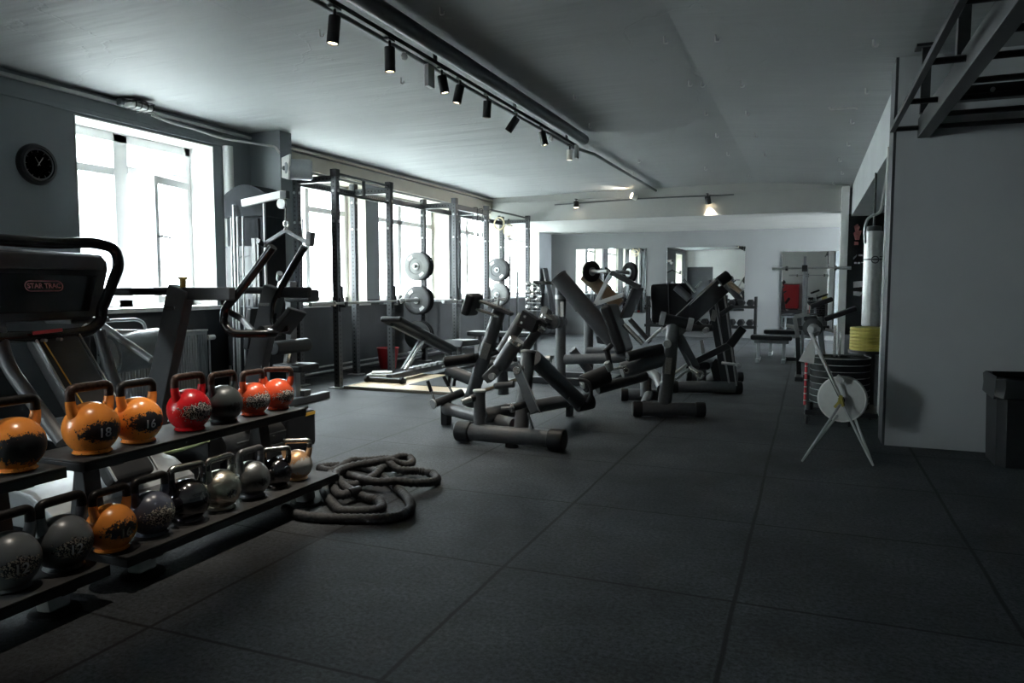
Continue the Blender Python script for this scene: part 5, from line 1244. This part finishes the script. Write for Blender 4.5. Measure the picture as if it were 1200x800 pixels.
build('hanger', G().cyl((c0.x, yb2, zt_+.05), (c0.x, yb2, 2.37), .012, n=10), BL, t)

# dolly with stacked plates, yellow plates, reel stand
xc, yc2 = .262, 7.12
t = thing('plate_dolly', 'black wheeled dolly carrying the tall stack of black plates', 'dolly', (xc, yc2, 0))
build('platform', G().b2((xc-.28, yc2-.26, .085), (xc+.30, yc2+.28, .13), .01), BL, t)
for sx, sy in ((-.26, -.22), (.08, -.24), (-.2, .24), (.27, .22)):
    w_ = build('caster', G().cyl((xc+sx-.012, yc2+sy, .035), (xc+sx+.012, yc2+sy, .035), .035, bev=.006), M['rubber'], t); build('caster_fork', G().b2((xc+sx-.025, yc2+sy-.02, .03), (xc+sx-.014, yc2+sy+.02, .087)).b2((xc+sx+.014, yc2+sy-.02, .03), (xc+sx+.025, yc2+sy+.02, .087)), CH, w_)
build('spindle', G().cyl((xc-.05, yc2, .13), (xc-.05, yc2, .86), .013, n=12), CH, t); build('spindle', G().cyl((xc-.01, yc2+.02, .13), (xc-.01, yc2+.02, .80), .013, n=12), CH, t)
build('corner_knob', G().cyl((xc-.24, yc2-.22, .13), (xc-.24, yc2-.22, .20), .03, bev=.006), BL, t)
names = ('lowest', 'second lowest', 'third lowest', 'fourth', 'fifth', 'sixth', 'second highest', 'topmost')
def flat_disc(c, R, th, m, label, gp):
    c = V(c); t = thing('bumper_plate', label, 'weight plate', c, gp)
    build('disc', G().lathe([(.085, 0), (R*.97, 0), (R, .008), (R, th-.008), (R*.97, th), (R*.7, th), (R*.68, th-.006), (.12, th-.006), (.10, th), (.085, th), (.085, 0)], c, n=56), m, t)
    build('rim_line', G().torus(c+V((0, 0, th-.002)), (0, 0, 1), R-.003, .0028, 56, 6), M['satin'], t)
for k in range(8): flat_disc((xc, yc2, .1305+k*.0565), .245, .056, M['rubber'], 'big black plate, %s in the stack on the dolly' % names[k], 'black plates on the dolly')
ln = 'striped'
g = G(); a, b = Y(945, 424, 6.80), Y(943, 474, 6.80); g.cyl(a, b, .011, n=12); t = thing('red_rope', 'red and white cord hanging down the side of the black plate stack', 'cord', b)
build('cord', g, M['redlit'], t)
g = G()
for k in range(6): p = a+(b-a)*(.08+k*.16); g.cyl(p, p+(b-a)*.03, .0125, n=12)
build('white_band', g, M['white'], t)
yy3 = 7.72; cY = Y(1009, 400, yy3)
t = thing('plate_stand', 'low black stand behind the dolly holding yellow plates', 'stand', (cY.x+.08, yy3, 0))
build('post', G().cyl((cY.x+.08, yy3, .04), (cY.x+.08, yy3, .60), .05, n=20), ST, t)
build('base', G().lathe([(0, 0), (.24, 0), (.24, .03), (.06, .04), (0, .04)], (cY.x+.08, yy3, 0), n=40), BL, t)
build('tray', G().lathe([(0, .575), (.19, .575), (.19, .60), (0, .60)], (cY.x+.08, yy3, 0), n=40), BL, t)
for k in range(7):
    c = (cY.x+.08, yy3, .6005+k*.031); t = thing('rubber_disc', 'yellow rubber disc, %s in the small yellow stack' % ('lowest', 'second lowest', 'third lowest', 'middle', 'third highest', 'second highest', 'topmost')[k], 'weight plate', c, 'yellow discs on the stand')
    build('disc', G().lathe([(.055, 0), (.175, 0), (.18, .006), (.18, .024), (.175, .03), (.055, .03), (.055, 0)], c, n=44), M['yellow'], t)
    build('groove', G().torus(V(c)+V((0, 0, .030)), (0, 0, 1), .14, .0015, 40, 6), BL, t)

hb2 = Y(986, 468, 5.72)
t = thing('reel_stand', 'white reel wheel on steel A-shaped legs, in front of the black plate stack', 'reel', (hb2.x, 5.75, 0))
rw = .165
ax = V((-.25, -1, .05)).normalized()
build('wheel', G().lathe([(0, -.008), (rw*.9, -.008), (rw, 0), (rw, .05), (rw*.9, .058), (0, .058)], hb2+V((.0, .02, 0))-ax*.06, ax, 56), M['offwhite'], t)
build('wheel_rim', G().torus(hb2+V((0, .02, 0))-ax*.01, ax, rw*.965, .007, 56, 8), M['white'], t)
build('hub', G().cyl(hb2+V((.0, -.05, 0)), hb2+V((0, .12, 0)), .022, n=18, bev=.004), BL, t)
hbk = build('hub_bracket', G().bar(hb2+V((-.02, -.07, -.035)), hb2+V((-.005, -.07, .04)), .025, .02, .006).bar(hb2+V((-.045, -.07, -.05)), hb2+V((-.01, -.07, .0)), .022, .02, .006).bar(hb2+V((.012, -.075, -.04)), hb2+V((-.005, -.07, .03)), .035, .02, .008), M['yellow'], t)
fl, frr = Z(940, 540, .008), Z(1023, 545, .008)
for f_ in (fl, frr):
    for dy in (-.06, .13):
        top_ = hb2+V((0, dy, -.01)) if dy < 0 else hb2+V((.055 if f_ is fl else .05, dy, -.03)); mid = f_ + (top_-f_)*.16 + V((0, dy*.35, 0))
        build('leg', G().tube([top_, mid, f_+V((0, 0, .0))], [.009, .009, .007], 10), M['satin'], t)
ptop = Y(949, 388, 5.75)
build('pole', G().bar(hb2+V((0, -.06, 0)), ptop, .026, .02, .004), M['white'], t)
build('pole_groove', G().bar(hb2+V((-.022, -.075, .03)), hb2+(ptop-hb2)*.55+V((-.014, -.07, 0)), .006, .006, .001), BL, t)
q = Y(984, 444, 5.68); build('clamp', G().box(q, (.055, .05, .045), Matrix.Rotation(.6, 3, 'Y'), .008), M['offwhite'], t)
a, b = Y(954, 396, 5.74), Y(945, 424, 5.74)
build('paddle', loft(G(), [[a+V((-.016, -.012, 0)), a+V((.016, -.012, 0)), a+V((.016, .012, 0)), a+V((-.016, .012, 0))], [b+V((-.052, -.015, .006)), b+V((.05, -.015, -.012)), b+V((.05, .015, -.012)), b+V((-.052, .015, .006))]]), M['white'], t)
p = Y(953, 386, 5.74); build('head_clamp', G().cyl(p+V((-.02, -.03, 0)), p+V((.02, .03, .01)), .028, n=18, bev=.006).bar(p+V((0, 0, .01)), p+V((.05, 0, .0)), .03, .03, .008), M['satin'], t)

# small clutter behind the front machines: a dumbbell tower
t = thing('dumbbell_tower', 'slim dark dumbbell tower behind the front machines near the last window', 'rack', (-4.15, 11.3, 0))
build('post', G().b2((-4.18, 11.27, 0), (-4.12, 11.33, 1.28), .006), ST, t); build('base', G().b2((-4.4, 11.05, 0), (-3.9, 11.55, .05), .01), ST, t)
cs_ = []
for k in range(4):
    z = .80+k*.125; build('cradle', G().b2((-4.26, 11.22, z-.012), (-4.04, 11.27, z), .003), M['satin'], t)
    c = V((-4.15, 11.21, z+.046)); d_ = thing('chrome_dumbbell', 'small chrome dumbbell, %s on the slim tower' % ('lowest', 'second lowest', 'second highest', 'topmost')[k], 'dumbbell', c, 'chrome dumbbells on the tower')
    for s_ in (-1, 1): build('head', G().lathe([(0, -.035), (.038, -.035), (.045, -.02), (.045, .02), (.038, .035), (0, .035)], c+V((s_*.085, 0, 0)), (1, 0, 0), 20), CH, d_)
    build('handle', G().cyl(c-V((.06, 0, 0)), c+V((.06, 0, 0)), .014, n=12), CH, d_)

# ================================================================== LIGHT
w = bpy.data.worlds.new('overcast_sky'); scene.world = w; w.use_nodes = True
nt = w.node_tree; bg = nt.nodes['Background']
bg.inputs[0].default_value = (.87, .955, 1.0, 1); bg.inputs[1].default_value = 20.0
for i, (a, b, s_, h) in enumerate(WIN + ADDED_WIN):
    li = bpy.data.lights.new('daylight_portal', 'AREA'); li.shape = 'RECTANGLE'; li.size = h-s_; li.size_y = b-a
    li.cycles.is_portal = True
    o = bpy.data.objects.new('daylight_portal', li); C.objects.link(o); o.location = (WX-T-.01, (a+b)/2, (s_+h)/2); o.rotation_euler = (0, -PI/2, 0)
cy = scene.cycles
cy.max_bounces = 10; cy.diffuse_bounces = 6; cy.glossy_bounces = 5; cy.transparent_max_bounces = 12; cy.transmission_bounces = 4
cy.caustics_reflective = False; cy.caustics_refractive = False; cy.sample_clamp_indirect = 6.0
cy.use_denoising = True
try: cy.denoiser = 'OPENIMAGEDENOISE'
except Exception: pass
vs = scene.view_settings
scene.display_settings.display_device = 'sRGB'
vs.view_transform = 'Standard'; vs.look = 'None'; vs.gamma = 1.0; vs.exposure = 1.25; vs.use_curve_mapping = False
